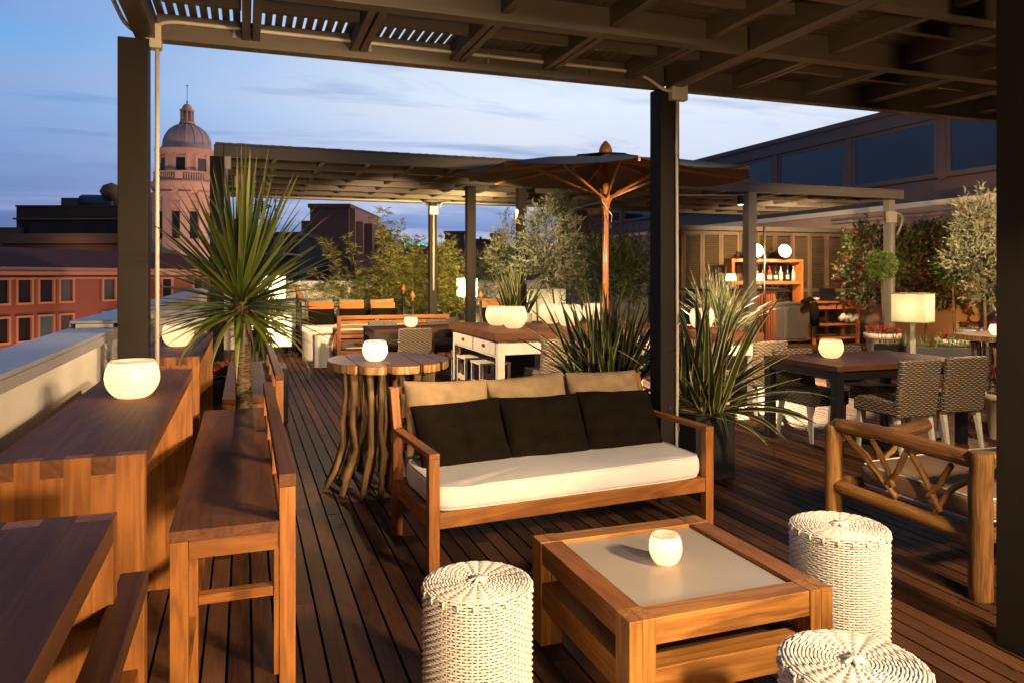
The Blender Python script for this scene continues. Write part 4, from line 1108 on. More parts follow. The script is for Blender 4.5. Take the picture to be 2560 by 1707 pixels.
p._add(vs, [(0, 1, 2, 3), (3, 2, 5, 4), (1, 5, 2), (0, 3, 4)], vs, .5); p.build('roof', ROOFT, t)
wins = [(-130, -85), (-60, -15), (-26, 23), (36, 80), (91, 134), (143.5, 183), (252, 288), (300, 333), (400, 430), (480, 506), (560, 584), (640, 660)]
for row in range(4):
    zt = 1.5 - (702 - 690) * 45 / F - row * 2.28 + .12; zh = 1.58
    for i, (pa, pb) in enumerate(wins):
        a, b_ = lx(pa), lx(pb)
        if b_ - a > 3.2 or b_ < a: b_ = a + 1.6
        p = MB(); fw = .13
        z1, z0 = zt + .05, zt - zh
        for (q0, q1, q2, q3) in ((a, a + fw, z0, z1), (b_ - fw, b_, z0, z1), (a + fw, b_ - fw, z0, z0 + fw), (a + fw, b_ - fw, z1 - fw, z1)): p.box(q0, q1, -.16, .001, q2, q3)
        wf = p.build('window', CITYT, t)
        p = MB(); p.box(a + fw, b_ - fw, -.012, -.004, z0 + fw, z1 - fw)
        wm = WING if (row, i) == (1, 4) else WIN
        p.build('pane', wm, wf)

# domed tower
td = 64.; k = F / td
tc = W(468, td, z=0)
t = thing('domed_tower', 'pink stone tower with columned drum, ribbed dome, lantern and spire', 'tower', (tc.x, tc.y, 0))
def zy(py): return H - (py - HX) / k
r_ = lambda px: px / k
p = MB(); p.lathe([(r_(74), -24), (r_(74), zy(600)), (r_(73), zy(480))], 40); 
for q in range(26): zz = zy(490) - .62 * q; p.lathe([(r_(74.3), zz), (r_(75.2), zz + .05), (r_(75.2), zz + .5), (r_(74.3), zz + .55)], 40)
p.build('shaft', TOWM, t)
p = MB()
for kk in range(12):
    a = 2 * pi * kk / 12
    M = Matrix.Rotation(a, 4, 'Z'); p.box(r_(70), r_(82), -.36, .36, -10, zy(500), M); p.box(r_(70), r_(85), -.48, .48, zy(500), zy(488), M)
p.build('pilasters', TOWM, t)
for kk in range(12):
    a = 2 * pi * (kk + .5) / 12; M = Matrix.Rotation(a, 4, 'Z')
    p = MB(); p.box(r_(72), r_(76.5), -.30, .30, zy(600), zy(535), M); p.build('window', WIN, t)
p = MB(); p.lathe([(r_(73), zy(486)), (r_(80), zy(480)), (r_(83), zy(470)), (r_(86), zy(466)), (r_(86), zy(462)), (r_(76), zy(459)), (r_(60), zy(458))], 40); p.build('cornice', TOWM, t)
p = MB(); p.lathe([(r_(76), zy(459)), (r_(76), zy(456)), (r_(72), zy(456))], 40); p.lathe([(r_(72.5), zy(440)), (r_(77), zy(440)), (r_(77), zy(436)), (r_(72.5), zy(436))], 40, closed=False)
for kk in range(84):
    a = 2 * pi * kk / 84
    if kk % 12 in (0, 1): p.cbox((r_(75) * cos(a), r_(75) * sin(a), (zy(438) + zy(457)) / 2), (.36, .36, zy(438) - zy(457)), None)
    else: p.tube([(r_(75) * cos(a), r_(75) * sin(a), zy(457)), (r_(75) * cos(a), r_(75) * sin(a), zy(439))], .055, 5)
p.build('balustrade', TOWM, t)
p = MB(); p.lathe([(r_(62), zy(458)), (r_(62), zy(392))], 40); p.build('drum', TOWM, t)
for kk in range(8):
    a = 2 * pi * (kk + .5) / 8 + R(12); M = Matrix.Rotation(a, 4, 'Z')
    p = MB(); zl, zh = zy(438), zy(403)
    p.box(r_(58), r_(64.5), -.55, -.40, zl, zh + .15, M); p.box(r_(58), r_(64.5), .40, .55, zl, zh + .15, M); p.box(r_(58), r_(64.5), -.399, .399, zh, zh + .15, M); wf = p.build('window', TOWM, t)
    p = MB(); p.box(r_(58), r_(62.6), -.40, .40, zl, zh, M); p.build('pane', WIN, wf)
    a2 = 2 * pi * kk / 8 + R(12)
    p = MB(); M = Matrix.Rotation(a2, 4, 'Z')
    for dd in (-.45, .30): p.box(r_(60), r_(64.5), dd, dd + .22, zy(440), zy(394), M)
    p.build('pilaster', TOWM, t)
p = MB(); p.lathe([(r_(62), zy(394)), (r_(66), zy(390)), (r_(70), zy(386)), (r_(74), zy(382)), (r_(74), zy(380)), (r_(62), zy(378)), (.01, zy(378))], 40); p.build('cornice', TOWM, t)
DOME = mat('dome lead', (.50, .38, .36), .7, .15, .6, .1)
p = MB(); dm = [(r_(60.5), zy(379)), (r_(59), zy(372)), (r_(56), zy(366))]
for i in range(10): w = i / 9 * pi / 2 * .93; dm.append((r_(55.5) * cos(w), zy(364) + (zy(311) - zy(364)) * sin(w)))
p.lathe(dm, 40)
for kk in range(16):
    a = 2 * pi * kk / 16; p.tube([(q * cos(a), q * sin(a), z) for q, z in dm[2:]], .05, 4)
p.build('dome', DOME, t)
p = MB(); p.lathe([(r_(19), zy(312)), (r_(18), zy(306)), (r_(13), zy(305)), (r_(11), zy(304)), (r_(10), zy(282)), (.01, zy(282))], 20)
for kk in range(8): a = 2 * pi * kk / 8; p.tube([(r_(14) * cos(a), r_(14) * sin(a), zy(306)), (r_(14) * cos(a), r_(14) * sin(a), zy(281))], r_(2.3), 6)
p.lathe([(r_(14), zy(281)), (r_(17.5), zy(278)), (r_(17.5), zy(275.5)), (r_(12), zy(274)), (r_(12), zy(271)), (r_(10), zy(266)), (r_(6), zy(262)), (r_(1.5), zy(260)), (r_(2.5), zy(257)), (r_(2.5), zy(254)), (r_(.8), zy(252)), (.03, zy(213))], 20)
p.tube([(-r_(4), 0, zy(215)), (r_(4), 0, zy(215))], .03, 5)
p.build('lantern', TOWM, t)

def block(name, label, D, px0, px1, ytop, depth, m, extra=None, ybase=None, rz=0, parts=()):
    a = W(px0, D, z=0); b_ = W(px1, D, z=0); wdt = (b_ - a).length
    t = thing(name, label, 'building', (a.x, a.y, 0), -YAW + rz)
    zt = H - (ytop - HX) / F * D
    p = MB(); p.box(0, wdt, 0, depth, -24, zt); p.build('wall', m, t)
    p = MB(); p.box(-.1, wdt + .1, -.1, depth, zt, zt + .22); p.build('parapet_cap', m, t)
    for i, (nm, q0, q1, y0, y1, dep, mm, prj) in enumerate(parts):
        x0, x1 = (q0 - px0) * D / F, (q1 - px0) * D / F; z1, z0 = H - (y0 - HX) / F * D, H - (y1 - HX) / F * D
        p = MB(); p.box(x0, x1, -prj, dep, z0, z1); p.build(nm, mm, t)
    return t
t = block('concrete_building', 'dark concrete building with rooftop machinery and lit band behind the terracotta one', 95, 41, 420, 518, 25, CONCD, parts=[
    ('ledge', 38, 420, 546, 550, 1, CONC, .5), ('window', 55, 72, 558, 588, .1, WIN, .05), ('window', 204, 218, 560, 590, .1, WIN, .05), ('window', 266, 283, 560, 590, .1, WIN, .05),
    ('balcony_wall', 6, 420, 588, 612, 1.2, CONC, 3.5), ('terrace_block', 6, 60, 570, 588, 3, CONC, 1.0), ('lower_wall', 14, 420, 614, 630, 1, CONC, 2.5), ('penthouse', 117, 162, 489, 518, 8, BLU, -3)])
p = MB(); sc = 95 / F
p.tube([((160 - 41) * sc, 4, H + (690 - 498) * sc), ((285 - 41) * sc, 4, H + (690 - 500) * sc)], 1.0, 8)
for xx in (165, 190, 215, 240, 265, 288): p.bar(((xx - 41) * sc, 3, zy(0) * 0 + H + (690 - 518) * sc), ((xx + 12 - 41) * sc, 4, H + (690 - 496) * sc), .25, .25)
p.build('roof_machinery', BLU, t)
p = MB(); p.lathe([(.01, 0), (1.0, .5), (1.4, 1.3), (1.0, 2.1), (.01, 2.5)], 18, ((247 - 41) * sc, 3, H + (690 - 499) * sc)); p.tube([((247 - 41) * sc, 3, H + 172 * sc), ((247 - 41) * sc, 3, H + 192 * sc)], .5, 8); p.build('radar_ball', CONC, t)
block('plum_building', 'tall plum coloured block rising behind the bamboo', 42, 775, 872, 520, 9, PURP, parts=[('lower_wing', 747, 775, 551, 900, 6, PURP, -.5), ('side_wall', 872.2, 885, 521, 900, 8, PURL, -.3), ('stepped_wing', 885.3, 902, 552, 900, 8, PURL, -.6), ('stepped_wing', 902.2, 922, 556, 900, 8, PURP, -1.), ('stepped_wing', 922.3, 960, 590, 900, 8, PURP, -2.), ('stepped_wing', 900, 946, 638, 900, 1, PURL, 1.2)])
block('low_dark_building', 'low dark building with terrace behind palm leaves', 36, 640, 747, 592, 8, CONCD, parts=[('parapet_step', 690, 712, 594, 606, .4, PURL, .3), ('canopy', 705, 752, 637, 640, .3, PIPE, 2.5)])
block('far_block', 'far low block of flats between the two slim pergola posts', 70, 1112, 1160, 584, 10, PURP, parts=[('roof_box', 1128, 1150, 581, 584, 3, CONCD, -1)])
block('far_block', 'far flat roofed house with square chimney behind the small olive', 75, 1160, 1228, 603, 10, PURP, parts=[('chimney', 1198, 1204, 592, 603, .5, CONCD, -.5), ('chimney', 1170, 1176, 597, 603, .5, CONCD, -.5)])
block('far_block', 'pinkish far house with turret left of the olive tree', 66, 1227, 1262, 590, 8, PURL, parts=[('chimney', 1235, 1241, 578, 590, .5, CONCD, -.5)])
block('far_block', 'long low roofscape stretching behind the bamboo', 58, 945, 1420, 622, 12, PURP, parts=[])
block('tall_dark_building', 'tall dark plum building behind the parasol pole', 34, 1425, 1640, 500, 9, PURP, parts=[('gable', 1425, 1440, 508, 900, .3, PURL, .4)])
block('tall_dark_building', 'dark building seen between second post and bar roof', 38, 1640, 1800, 540, 9, CONCD, parts=[])
# antennas, stair, sign
def mast(label, px, D, y0, y1):
    b_ = W(px, D, z=0); z0, z1 = H - (y1 - HX) / F * D, H - (y0 - HX) / F * D
    o = (b_.x, b_.y, z0); p = MB(o); p.tube([(b_.x, b_.y, z0), (b_.x, b_.y, z1)], .035, 5)
    for z, w in ((z1 - .1, .5), (z1 - .35, .35), ((z0 + z1) / 2, .3)): p.tube([(b_.x - w * .2, b_.y, z), (b_.x + w, b_.y, z)], .018, 4)
    tag(p.build('antenna_mast', CONCD), label, 'antenna')
mast('thin antenna mast on the roof right of the palm', 688, 38, 498, 594)
mast('small antenna on the stepped plum building', 914, 46, 540, 556)
b_ = W(655, 35, z=0); z0 = H - (596 - HX) / F * 35
p = MB((b_.x, b_.y, z0)); n = 90
p.tube([(b_.x, b_.y, z0), (b_.x, b_.y, z0 + 2.1)], .05, 6)
for i in range(36):
    a = i * .42; zz = z0 + .05 * i; p.bar((b_.x, b_.y, zz), (b_.x + .42 * cos(a), b_.y + .42 * sin(a), zz), .14, .02)
p.tube([(b_.x + .42 * cos(i * .42), b_.y + .42 * sin(i * .42), z0 + .05 * i + .35) for i in range(37)], .02, 5); p.tube([(b_.x + .42 * cos(i * .42), b_.y + .42 * sin(i * .42), z0 + .05 * i) for i in range(37)], .02, 5)
tag(p.build('spiral_stair', IRON), 'black spiral stair on the roof behind palm leaves', 'spiral stair')
b_ = W(1005, 57, z=0); o = (b_.x, b_.y, H + 2.3); p = MB(o); sc = 57 / F
def G_(px, py): q = W(px, 56.5, py); return q
for pts in ([(1004, 598), (1009, 603), (1013, 610), (1006, 612)], [(1007, 613), (1015, 612), (1014, 620), (1008, 619)], [(1030, 606), (1036, 604), (1037, 611), (1032, 612)], [(1043, 611), (1051, 608), (1060, 609), (1058, 613), (1046, 614)], [(1064, 613), (1068, 614), (1066, 617)], [(1020, 603), (1026, 606), (1022, 608)]):
    vs = [tuple(G_(*q)) for q in pts]; dv = Vector((DV[0], DV[1], 0)) * .1; n_ = len(vs)
    vs2 = vs + [tuple(Vector(v) + dv) for v in vs]
    p._add(vs2, [tuple(range(n_)), tuple(reversed(range(n_, 2 * n_)))] + [(i, n_ + i, n_ + (i + 1) % n_, (i + 1) % n_) for i in range(n_)], vs2, .5)
tag(p.build('neon_sign', emit('green neon', (.05, 1, .35), 2.2)), 'green neon sign glowing through the bamboo', 'neon sign')
# ------------------------------------------------------------------ planting
def pot(parent, r, h, m=POTB, square=False, z=0):
    p = MB()
    if square: p.box(-r, r, -r, r, z, z + h); p.box(-r * .9, r * .9, -r * .9, r * .9, z + h - .02, z + h + .002)
    else: p.lathe([(r * .72, z), (r * .95, z + h * .86), (r * 1.06, z + h * .87), (r * 1.08, z + h), (r * .98, z + h), (r * .94, z + h * .93), (.001, z + h * .93)], 28)
    o_ = p.build('pot', m, parent, bevel=.004 if square else 0)
    q = MB(); q.lathe([(r * .9, z + h * .945), (.001, z + h * .96)], 20); q.build('soil', SOIL, parent)
    return o_
def palm(label, x, y, zc, n, L, lean=(0, 0), tr=.05, emin=-55, W_=.034, potr=.17, poth=.3, trunk2=None, seed=1, square=False):
    random.seed(seed)
    t = thing('cordyline_palm', label, 'palm', (x, y, 0))
    pot(t, potr, poth, POTB, square)
    p = MB(); k = 26; pts = []; rr = []
    for i in range(k + 1):
        f = i / k; z = poth * .9 + (zc - poth * .9) * f
        pts.append((lean[0] * (f * f), lean[1] * f * f, z)); rr.append(tr * (1.12 - .18 * f) * (1 + .04 * (i % 2)) * (1.12 if i == k else 1))
    p.tube(pts, rr, 14); p.build('trunk', BARK, t)
    c = Vector((lean[0], lean[1], zc)); p = MB()
    for i in range(n):
        f = (i + .5) / n
        el = R(emin) + (R(88) - R(emin)) * f ** 1.3 + uni(-.2, .2)
        az = i * 2.39996 + uni(-.5, .5)
        LL = L * uni(.66, 1.06) * (.66 + .36 * max(0, sin(el)) ** 2)
        p.strap(c + Vector((cos(az) * .03, sin(az) * .03, -.02 + .10 * f - .09 * (1 - f))), az, el, LL, W_ * uni(.8, 1.15), uni(.05, .6) * (1.1 - .9 * max(0, sin(el))) + (1.2 if rnd() < .07 else 0), 7, .22, twist=uni(-.5, .5))
    p.build('crown', YUCCA, t)
    # dry dead leaves hanging just under the crown
    p = MB()
    for i in range(16): az = uni(0, 6.28); p.strap(c + Vector((cos(az) * .05, sin(az) * .05, -.06)), az, uni(-1.2, -.6), L * uni(.2, .35), .022, .4, 4, .2)
    p.build('dry_leaves', RUST, t)
    return t
palm('big spiky cordyline palm with ringed trunk between the two high benches', .0, 4.66, 1.38, 235, .84, lean=(-.02, .0), tr=.046, seed=3, emin=-16, W_=.032)
palm('smaller drooping cordyline behind the big palm trunk', .14, 8.3, .98, 170, .62, tr=.038, emin=-75, seed=5, potr=.28, poth=.55, square=True)
palm('low dark cordyline beside the iron daybed post', .62, 15.35, 1.0, 110, .60, tr=.04, emin=-20, seed=9, potr=.25, poth=.6)

def flax(label, x, y, z0, n, L, W_, m=FLAX, sp=.16, seed=1, potk=None, emin=35):
    random.seed(seed)
    t = thing('flax_plant', label, 'plant', (x, y, 0))
    if potk: pot(t, potk[0], potk[1], POTB, True)
    p = MB()
    for i in range(n):
        az = uni(0, 6.283); r = sp * math.sqrt(rnd()); a2 = uni(0, 6.283)
        out = rnd() ** 1.3
        el = R(86) - out * (R(86) - R(emin))
        p.strap((r * cos(a2), r * sin(a2), z0), az, el, L * uni(.6, 1.05), W_ * uni(.7, 1.2), uni(.05, .35) + 1.3 * out * out * rnd(), 9, .28, twist=uni(-1.3, 1.3))
    p.build('leaves', m, t)
    return t
flax('striped flax left of the second post behind the sofa back', 2.60, 5.15, .50, 120, 1.0, .046, seed=21, potk=(.21, .50), emin=42)
flax('large striped flax in dark planter right of the second post', 3.27, 4.85, .47, 125, 1.02, .050, seed=22, potk=(.17, .47), emin=8)
flax('pale lit flax behind by the pale post and bar', 6.0, 8.45, .70, 120, .98, .044, FLAXW, seed=23, potk=(.25, .70))
flax('flax rising behind the left pair of globe bowls', 4.05, 11.2, .75, 50, 1.0, .06, FLAX, seed=24, potk=(.25, .75), emin=50)

def foliage_tree(name, label, x, y, trunks, blobs, n, LL, LW, m, droop=0, seed=1, fl=None, branch=True, cat='tree', stem=BARK, potk=None, z=0, down=.0, crown='crown'):
    """trunks: list of (points, radius); blobs: (cx,cy,cz,rx,ry,rz,share) ellipsoids the leaves fill along little twigs"""
    random.seed(seed)
    t = thing(name, label, cat, (x, y, z))
    if potk: pot(t, *potk)
    if trunks:
        p = MB()
        for pts, r in trunks: k = len(pts); p.tube(pts, [r * (1 - .55 * i / max(1, k - 1)) for i in range(k)], 8)
        if branch:
            for b_ in blobs:
                tp = Vector(trunks[0][0][-1])
                for i in range(5):
                    q = Vector((b_[0] + uni(-.7, .7) * b_[3], b_[1] + uni(-.7, .7) * b_[4], b_[2] + uni(-.7, .8) * b_[5]))
                    s_ = Vector(trunks[i % len(trunks)][0][-1]); mid = s_.lerp(q, .5) + Vector((uni(-.04, .04), uni(-.04, .04), uni(0, .05)))
                    p.tube([s_, mid, q], [.010, .006, .002], 5, cap=False)
        p.build('trunk', stem, t)
    p = MB(); tot = sum(b_[6] for b_ in blobs); f_ = MB()
    for b_ in blobs:
        cnt = int(n * b_[6] / tot / 9)
        for i in range(cnt):
            while True:
                q = Vector((uni(-1, 1), uni(-1, 1), uni(-1, 1)))
                if q.length < 1 and (q.length > .35 or rnd() < .5): break
            if noise.noise(q * 2.1 + Vector((seed, 0, 0))) < -.14: continue
            c = Vector((b_[0] + q.x * b_[3], b_[1] + q.y * b_[4], b_[2] + q.z * b_[5]))
            tw = (q + Vector((uni(-.8, .8), uni(-.8, .8), uni(-.3, 1.0)))).normalized(); tw.z -= down; tw.normalize()
            tl_ = LL * uni(2.2, 4.2); rv = min(1, max(0, .5 + .5 * noise.noise(c * 4) + uni(-.3, .3)))
            for k in range(9):
                d = (tw + Vector((uni(-1, 1), uni(-1, 1), uni(-1, 1))) * .75).normalized(); d.z -= droop
                pt_ = c + tw * tl_ * k / 9
                if fl and rnd() < fl[1] * (1 if noise.noise(c * 2.5 + Vector((7, 0, 0))) > .02 else .12): f_.leaf(pt_, d, LL * 1.0, LL * .8)
                else: p.leaf(pt_, d, LL * uni(.7, 1.2), LW * uni(.8, 1.2), rv=min(1, max(0, rv + uni(-.2, .2))))
    p.build(crown, m, t)
    if fl: f_.build('blossom', fl[0], t)
    return t
def bamboo(label, px, D, hs, n, spread, seed, lean=0, m=BAMBOO, dens=1.):
    random.seed(seed); c = W(px, D, z=0)
    t = thing('bamboo', label, 'bamboo', (c.x, c.y, 0))
    pt = MB(); pt.box(-spread, spread, -.2, .2, 0, .62); pt.build('planter', POTB, t, bevel=.004)
    s = MB(); p = MB()
    for i in range(n):
        x0, y0 = uni(-spread, spread), uni(-.16, .16); h = hs * uni(.55, 1.0); lx_, ly_ = uni(-.22, .22) + lean, uni(-.12, .12)
        pts = [Vector((x0 + lx_ * f * f, y0 + ly_ * f * f, .6 + (h - .6) * f - abs(lean) * .2 * f ** 3)) for f in [k / 8 for k in range(9)]]
        s.tube(pts, [.008 - .0008 * k for k in range(9)], 5, cap=False)
        for k in range(int(34 * dens)):
            f = uni(.12, 1); j = min(7, int(f * 8)); b_ = pts[j].lerp(pts[j + 1], f * 8 - j)
            az = uni(0, 6.283); tw = Vector((cos(az), sin(az), uni(.1, .8))).normalized(); L = uni(.08, .26) * (1.15 - .6 * f)
            for q in range(7):
                d = (tw + Vector((uni(-1, 1), uni(-1, 1), uni(-1.1, .3))) * .8).normalized()
                p.leaf(b_ + tw * L * q / 7, d, uni(.09, .16), uni(.016, .024))
    s.build('culms', STEM, t); p.build('leaves', m, t)
bamboo('tall pointed bamboo clump left of the slim corner post', 985, 15.95, 3.0, 20, .28, 31, dens=1.3)
bamboo('golden lit bamboo clump by the lamp at the tall post', 1085, 15.95, 2.45, 34, .50, 32, dens=1.4)
bamboo('sparse arching bamboo behind the iron daybed', 865, 15.95, 2.5, 5, .35, 33, lean=-.45)
bamboo('low bamboo clump just behind the daybed finials', 905, 15.9, 1.7, 9, .4, 34)
foliage_tree('olive_tree', 'slender silvery olive tree behind the white table', W(1385, 12.3, z=0).x, W(1385, 12.3, z=0).y, [([(0, 0, .5), (.02, 0, .9), (-.03, .02, 1.35), (.02, 0, 1.8)], .022), ([(-.28, 0, .5), (-.30, .02, 1.1), (-.26, 0, 1.7)], .016)],
    [(-.10, 0, 1.75, .50, .40, .42, 4), (-.02, 0, 2.25, .34, .30, .40, 3), (.10, 0, 2.66, .15, .15, .28, 1), (-.32, 0, 2.2, .25, .25, .35, 1.5), (.18, 0, 1.45, .32, .3, .25, 1.2)], 11000, .075, .019, OLIVEL, seed=41, potk=(.28, .55))
c = W(1262, 15.4, z=0)
foliage_tree('olive_tree', 'small thin olive tree between the slim post and the thick far post', c.x, c.y, [([(0, 0, .5), (.0, 0, 1.2), (.02, 0, 1.9)], .02)], [(0, 0, 1.85, .30, .25, .55, 3), (.08, 0, 2.35, .18, .15, .35, 1)], 4200, .08, .02, OLIVEL, seed=42, potk=(.25, .5))
c = W(1240, 18.2, z=0)
foliage_tree('round_shrub', 'rounded shrub beyond the back parapet between the slim posts', c.x, c.y, None, [(0, 0, 1.55, .75, .5, .48, 3), (-.5, 0, 1.7, .4, .4, .3, 1)], 5200, .07, .018, BAMBOO, seed=43, cat='shrub', z=0)
c = W(1256, 17.3, z=0)
foliage_tree('round_shrub', 'dark round clipped shrub set in front of the lit hedge', c.x, c.y, None, [(0, 0, 1.52, .36, .3, .32, 3)], 2600, .05, .02, DARKL, seed=44, cat='shrub')
c = W(1545, 14.2, z=0)
foliage_tree('bushy_shrub', 'bushy green and dry shrub behind the parasol pole', c.x, c.y, [([(0, 0, .4), (.05, 0, 1.2), (0, 0, 2.0)], .02)], [(-.2, 0, 1.65, .62, .4, .5, 3), (.4, 0, 1.6, .5, .4, .5, 2)], 8000, .09, .03, DARKL, seed=45, cat='shrub', potk=(.3, .5))
c = W(1570, 14.9, z=0)
foliage_tree('bushy_shrub', 'bare reddish twiggy shrub tops beside the second post', c.x, c.y, [([(0, 0, .4), (.05, 0, 1.4), (0, 0, 2.3)], .02)], [(-.35, 0, 2.1, .5, .4, .5, 1.2), (.3, 0, 1.9, .5, .4, .5, 1)], 3500, .07, .016, RUST, seed=46, cat='shrub', potk=(.3, .5))
c = W(1460, 15.6, z=0)
foliage_tree('bushy_shrub', 'loose brownish shrub right of the slender olive tree', c.x, c.y, [([(0, 0, .4), (.0, 0, 1.4), (.1, 0, 2.0)], .02)], [(0, 0, 1.9, .5, .4, .75, 1.2)], 4000, .075, .018, RUST, seed=47, cat='shrub', potk=(.3, .5))
# ground cover along the wall behind the daybed
p = MB((2, 16.2, 1.2))
for i in range(9000):
    x = uni(.2, 5.4); k = .5 + .5 * noise.noise(Vector((x * 1.5, 0, 3)))
    z = uni(.55 + .2 * k, 1.42); p.leaf((x, 16.33 - .02 - .10 * rnd() - .1 * (1 - abs(z - 1.1)), z), (uni(-.5, .5), uni(-1, -.1), uni(-1, .3)), uni(.04, .08), uni(.008, .016))
hedge = p.build('trailing_ground_cover', HEDGE, kind='stuff'); hedge['label'] = 'green trailing ground cover hanging over the back parapet'; hedge['category'] = 'ground cover'
# topiary and right hand garden
def topiary(label, px, D, zc, r, m, LL, LW, n, seed, spiky=False, potr=.27, poth=.55, flowers=True):
    random.seed(seed); c = W(px, D, z=0); t = thing('topiary_tree', label, 'topiary', (c.x, c.y, 0)); pot(t, potr, poth, POTW)
    p = MB(); p.tube([(.03, 0, poth * .9), (.0, 0, 1.0), (-.03, 0, zc)], [.022, .018, .016], 8); p.build('trunk', BARK, t)
    p = MB()
    for i in range(n):
        d = Vector((uni(-1, 1), uni(-1, 1), uni(-1, 1))).normalized(); rr = r * uni(.55, 1.0) * (1 + .08 * noise.noise(d * 3))
        dd = d if spiky else (d + Vector((uni(-1, 1), uni(-1, 1), uni(-1, 1))) * .7)
        p.leaf(Vector((-.03, 0, zc)) + d * rr, dd, LL * uni(.6, 1.2), LW * uni(.8, 1.2))
    p.build('crown', m, t)
    if flowers:
        p = MB(); g_ = MB()
        for i in range(140):
            a = uni(0, 6.283); q = potr * .98 * math.sqrt(rnd()); b_ = Vector((q * cos(a), q * sin(a), poth + uni(.0, .10)))
            for k in range(5):
                w = k * 1.257; g = p if i % 5 < 3 else g_
                g.leaf(b_, (cos(w), sin(w), .6), .032, .026)
        p.build('red_flowers', REDF, t); g_.build('flower_leaves', DARKL, t)
    return t
topiary('round clipped topiary ball in cream pot ringed by red flowers', 2206, 11.8, 1.66, .235, TOPI, .045, .016, 4200, 51, potr=.255, poth=.60)
topiary('spiky topiary ball in flowered pot left of the right olive tree', 2384, 11.9, 1.62, .20, TOPI, .15, .012, 2400, 52, spiky=True, potr=.25, poth=.50)
c = W(2460, 11.2, z=0)
foliage_tree('olive_tree', 'silvery olive tree beside the nearest post at the photo edge', c.x, c.y, [([(0, 0, .3), (.03, 0, .8), (.0, 0, 1.3), (.1, 0, 1.8)], .03)],
    [(.05, 0, 1.95, .42, .40, .50, 3), (-.02, 0, 2.35, .30, .3, .32, 2), (-.30, 0, 1.75, .36, .3, .25, 1.5), (.25, 0, 1.35, .40, .3, .35, 2)], 9000, .075, .020, OLIVEL, seed=53, potk=(.3, .4))
c = W(2312, 15.2, z=0)
foliage_tree('bougainvillea', 'sprawling bougainvillea with pink bracts against the pink wall', c.x, c.y, [([(0, 0, .1), (.1, 0, .9), (.0, .2, 1.6)], .03)],
    [(-.9, .5, 1.75, .75, .5, .75, 2.2), (.05, .3, 1.6, .9, .6, .85, 3), (.85, -.2, 1.55, .8, .6, .75, 2.4), (.3, 0, 2.15, .9, .5, .35, 1.6)], 22000, .085, .05, DARKL, seed=54, fl=(PINKF, .22), cat='climbing shrub')
c = W(2330, 10.9, z=0)
p = MB((c.x, c.y, 0)); t = thing('planter_box', 'long black planter box with wild grasses behind the shade lamp', 'planter', (c.x, c.y, 0), -YAW - .35)
p = MB(); p.box(-.75, .75, -.18, .18, 0, .48); p.build('box', POTB, t, bevel=.004)
p = MB()
for i in range(260): p.strap((uni(-.7, .7), uni(-.12, .12), .46), uni(0, 6.28), uni(.7, 1.5), uni(.15, .42), .008, uni(.3, 1.4), 5, .1)
p.build('grasses', HEDGE, t)
def flower_pot(label, x, y, r, h, m=POTW, fm=REDF, seed=1, fh=.12):
    random.seed(seed); t = thing('flower_pot', label, 'flower pot', (x, y, 0)); pot(t, r, h, m)
    p = MB(); g_ = MB()
    for i in range(150):
        a = uni(0, 6.283); q = r * 1.1 * math.sqrt(rnd()); b_ = Vector((q * cos(a), q * sin(a), h + uni(.02, fh)))
        for k in range(5):
            w = k * 1.257 + i; (p if i % 2 and b_.z > h + fh * .4 else g_).leaf(b_, (cos(w), sin(w), .5), .030, .024)
    p.build('red_flowers', fm, t); g_.build('flower_leaves', DARKL, t)
c = W(2512, 6.9, z=0); flower_pot('cream pot of pinkish red flowers cut off by the nearest post', c.x, c.y, .17, .42, fm=PINKF, seed=61, fh=.26)
flower_pot('little red geranium pot between bar table and second bench', -.20, 6.95, .085, .62, POTB, seed=62, fh=.13)
c = W(2440, 12.4, z=0); flower_pot('cream pot with red flowers behind the slab table at the edge', c.x, c.y, .24, .62, seed=63)

random.seed(77)
p = MB((2, 5, .004))
for (cx_, cy_2, sp_, n_) in ((3.1, 4.7, .7, 34), (.0, 4.9, .6, 26), (2.2, 5.4, .8, 22), (4.2, 6.3, 1.4, 30), (1.0, 3.2, 1.6, 16), (.45, 8.3, .5, 20), (9.4, 9.0, 1.2, 30), (3.6, 1.9, .9, 10)):
    for i in range(n_):
        q = Vector((cx_ + random.gauss(0, sp_ * .6), cy_2 + random.gauss(0, sp_ * .6), .006)); a = uni(0, 6.28)
        p.leaf(q, (cos(a), sin(a), uni(.0, .12)), uni(.03, .07), uni(.006, .014), up=Vector((0, 0, 1)))
fl_ = p.build('fallen_leaves', RUST, kind='stuff'); fl_['label'] = 'dry leaves fallen on the deck boards'; fl_['category'] = 'fallen leaves'
# ------------------------------------------------------------------ lights of the place, with added fill spots
def spot(name, pos, tgt, e, size=70, blend=.6, col=(1, .78, .52), r=.05):
    l = bpy.data.lights.new(name, 'SPOT'); l.energy = e; l.color = col; l.spot_size = R(size); l.spot_blend = blend; l.shadow_soft_size = r
    o_ = bpy.data.objects.new(name, l); COL.objects.link(o_); o_.location = pos
    o_.rotation_euler = (Vector(tgt) - Vector(pos)).to_track_quat('-Z', 'Y').to_euler()
o = (8.15, 10.95, 2.78); t = thing('ceiling_spotlight', 'small cylinder spotlight under the pale pergola beam', 'spotlight', o)
p = MB(o); p.tube([(8.15, 10.93, 2.90), (8.15, 10.93, 2.74)], .06, 16); p.build('housing', BLACKM, t)
p = MB(o); p.lathe([(.001, 0), (.048, 0)], 16, (8.15, 10.93, 2.738)); p.build('lens', emit('spot lens', (1, .85, .6), 12), t)
p = MB(o); p.tube([(6.9, 10.9, 2.86), (8.12, 10.93, 2.90)], .012, 6); p.build('cable', PIPE, t)
WARM = (1, .69, .39)
spot('key_spot', (3.0, -1.0, 2.5), (1.8, 3.2, .4), 1450, 62, .6, (1, .74, .48), .20)
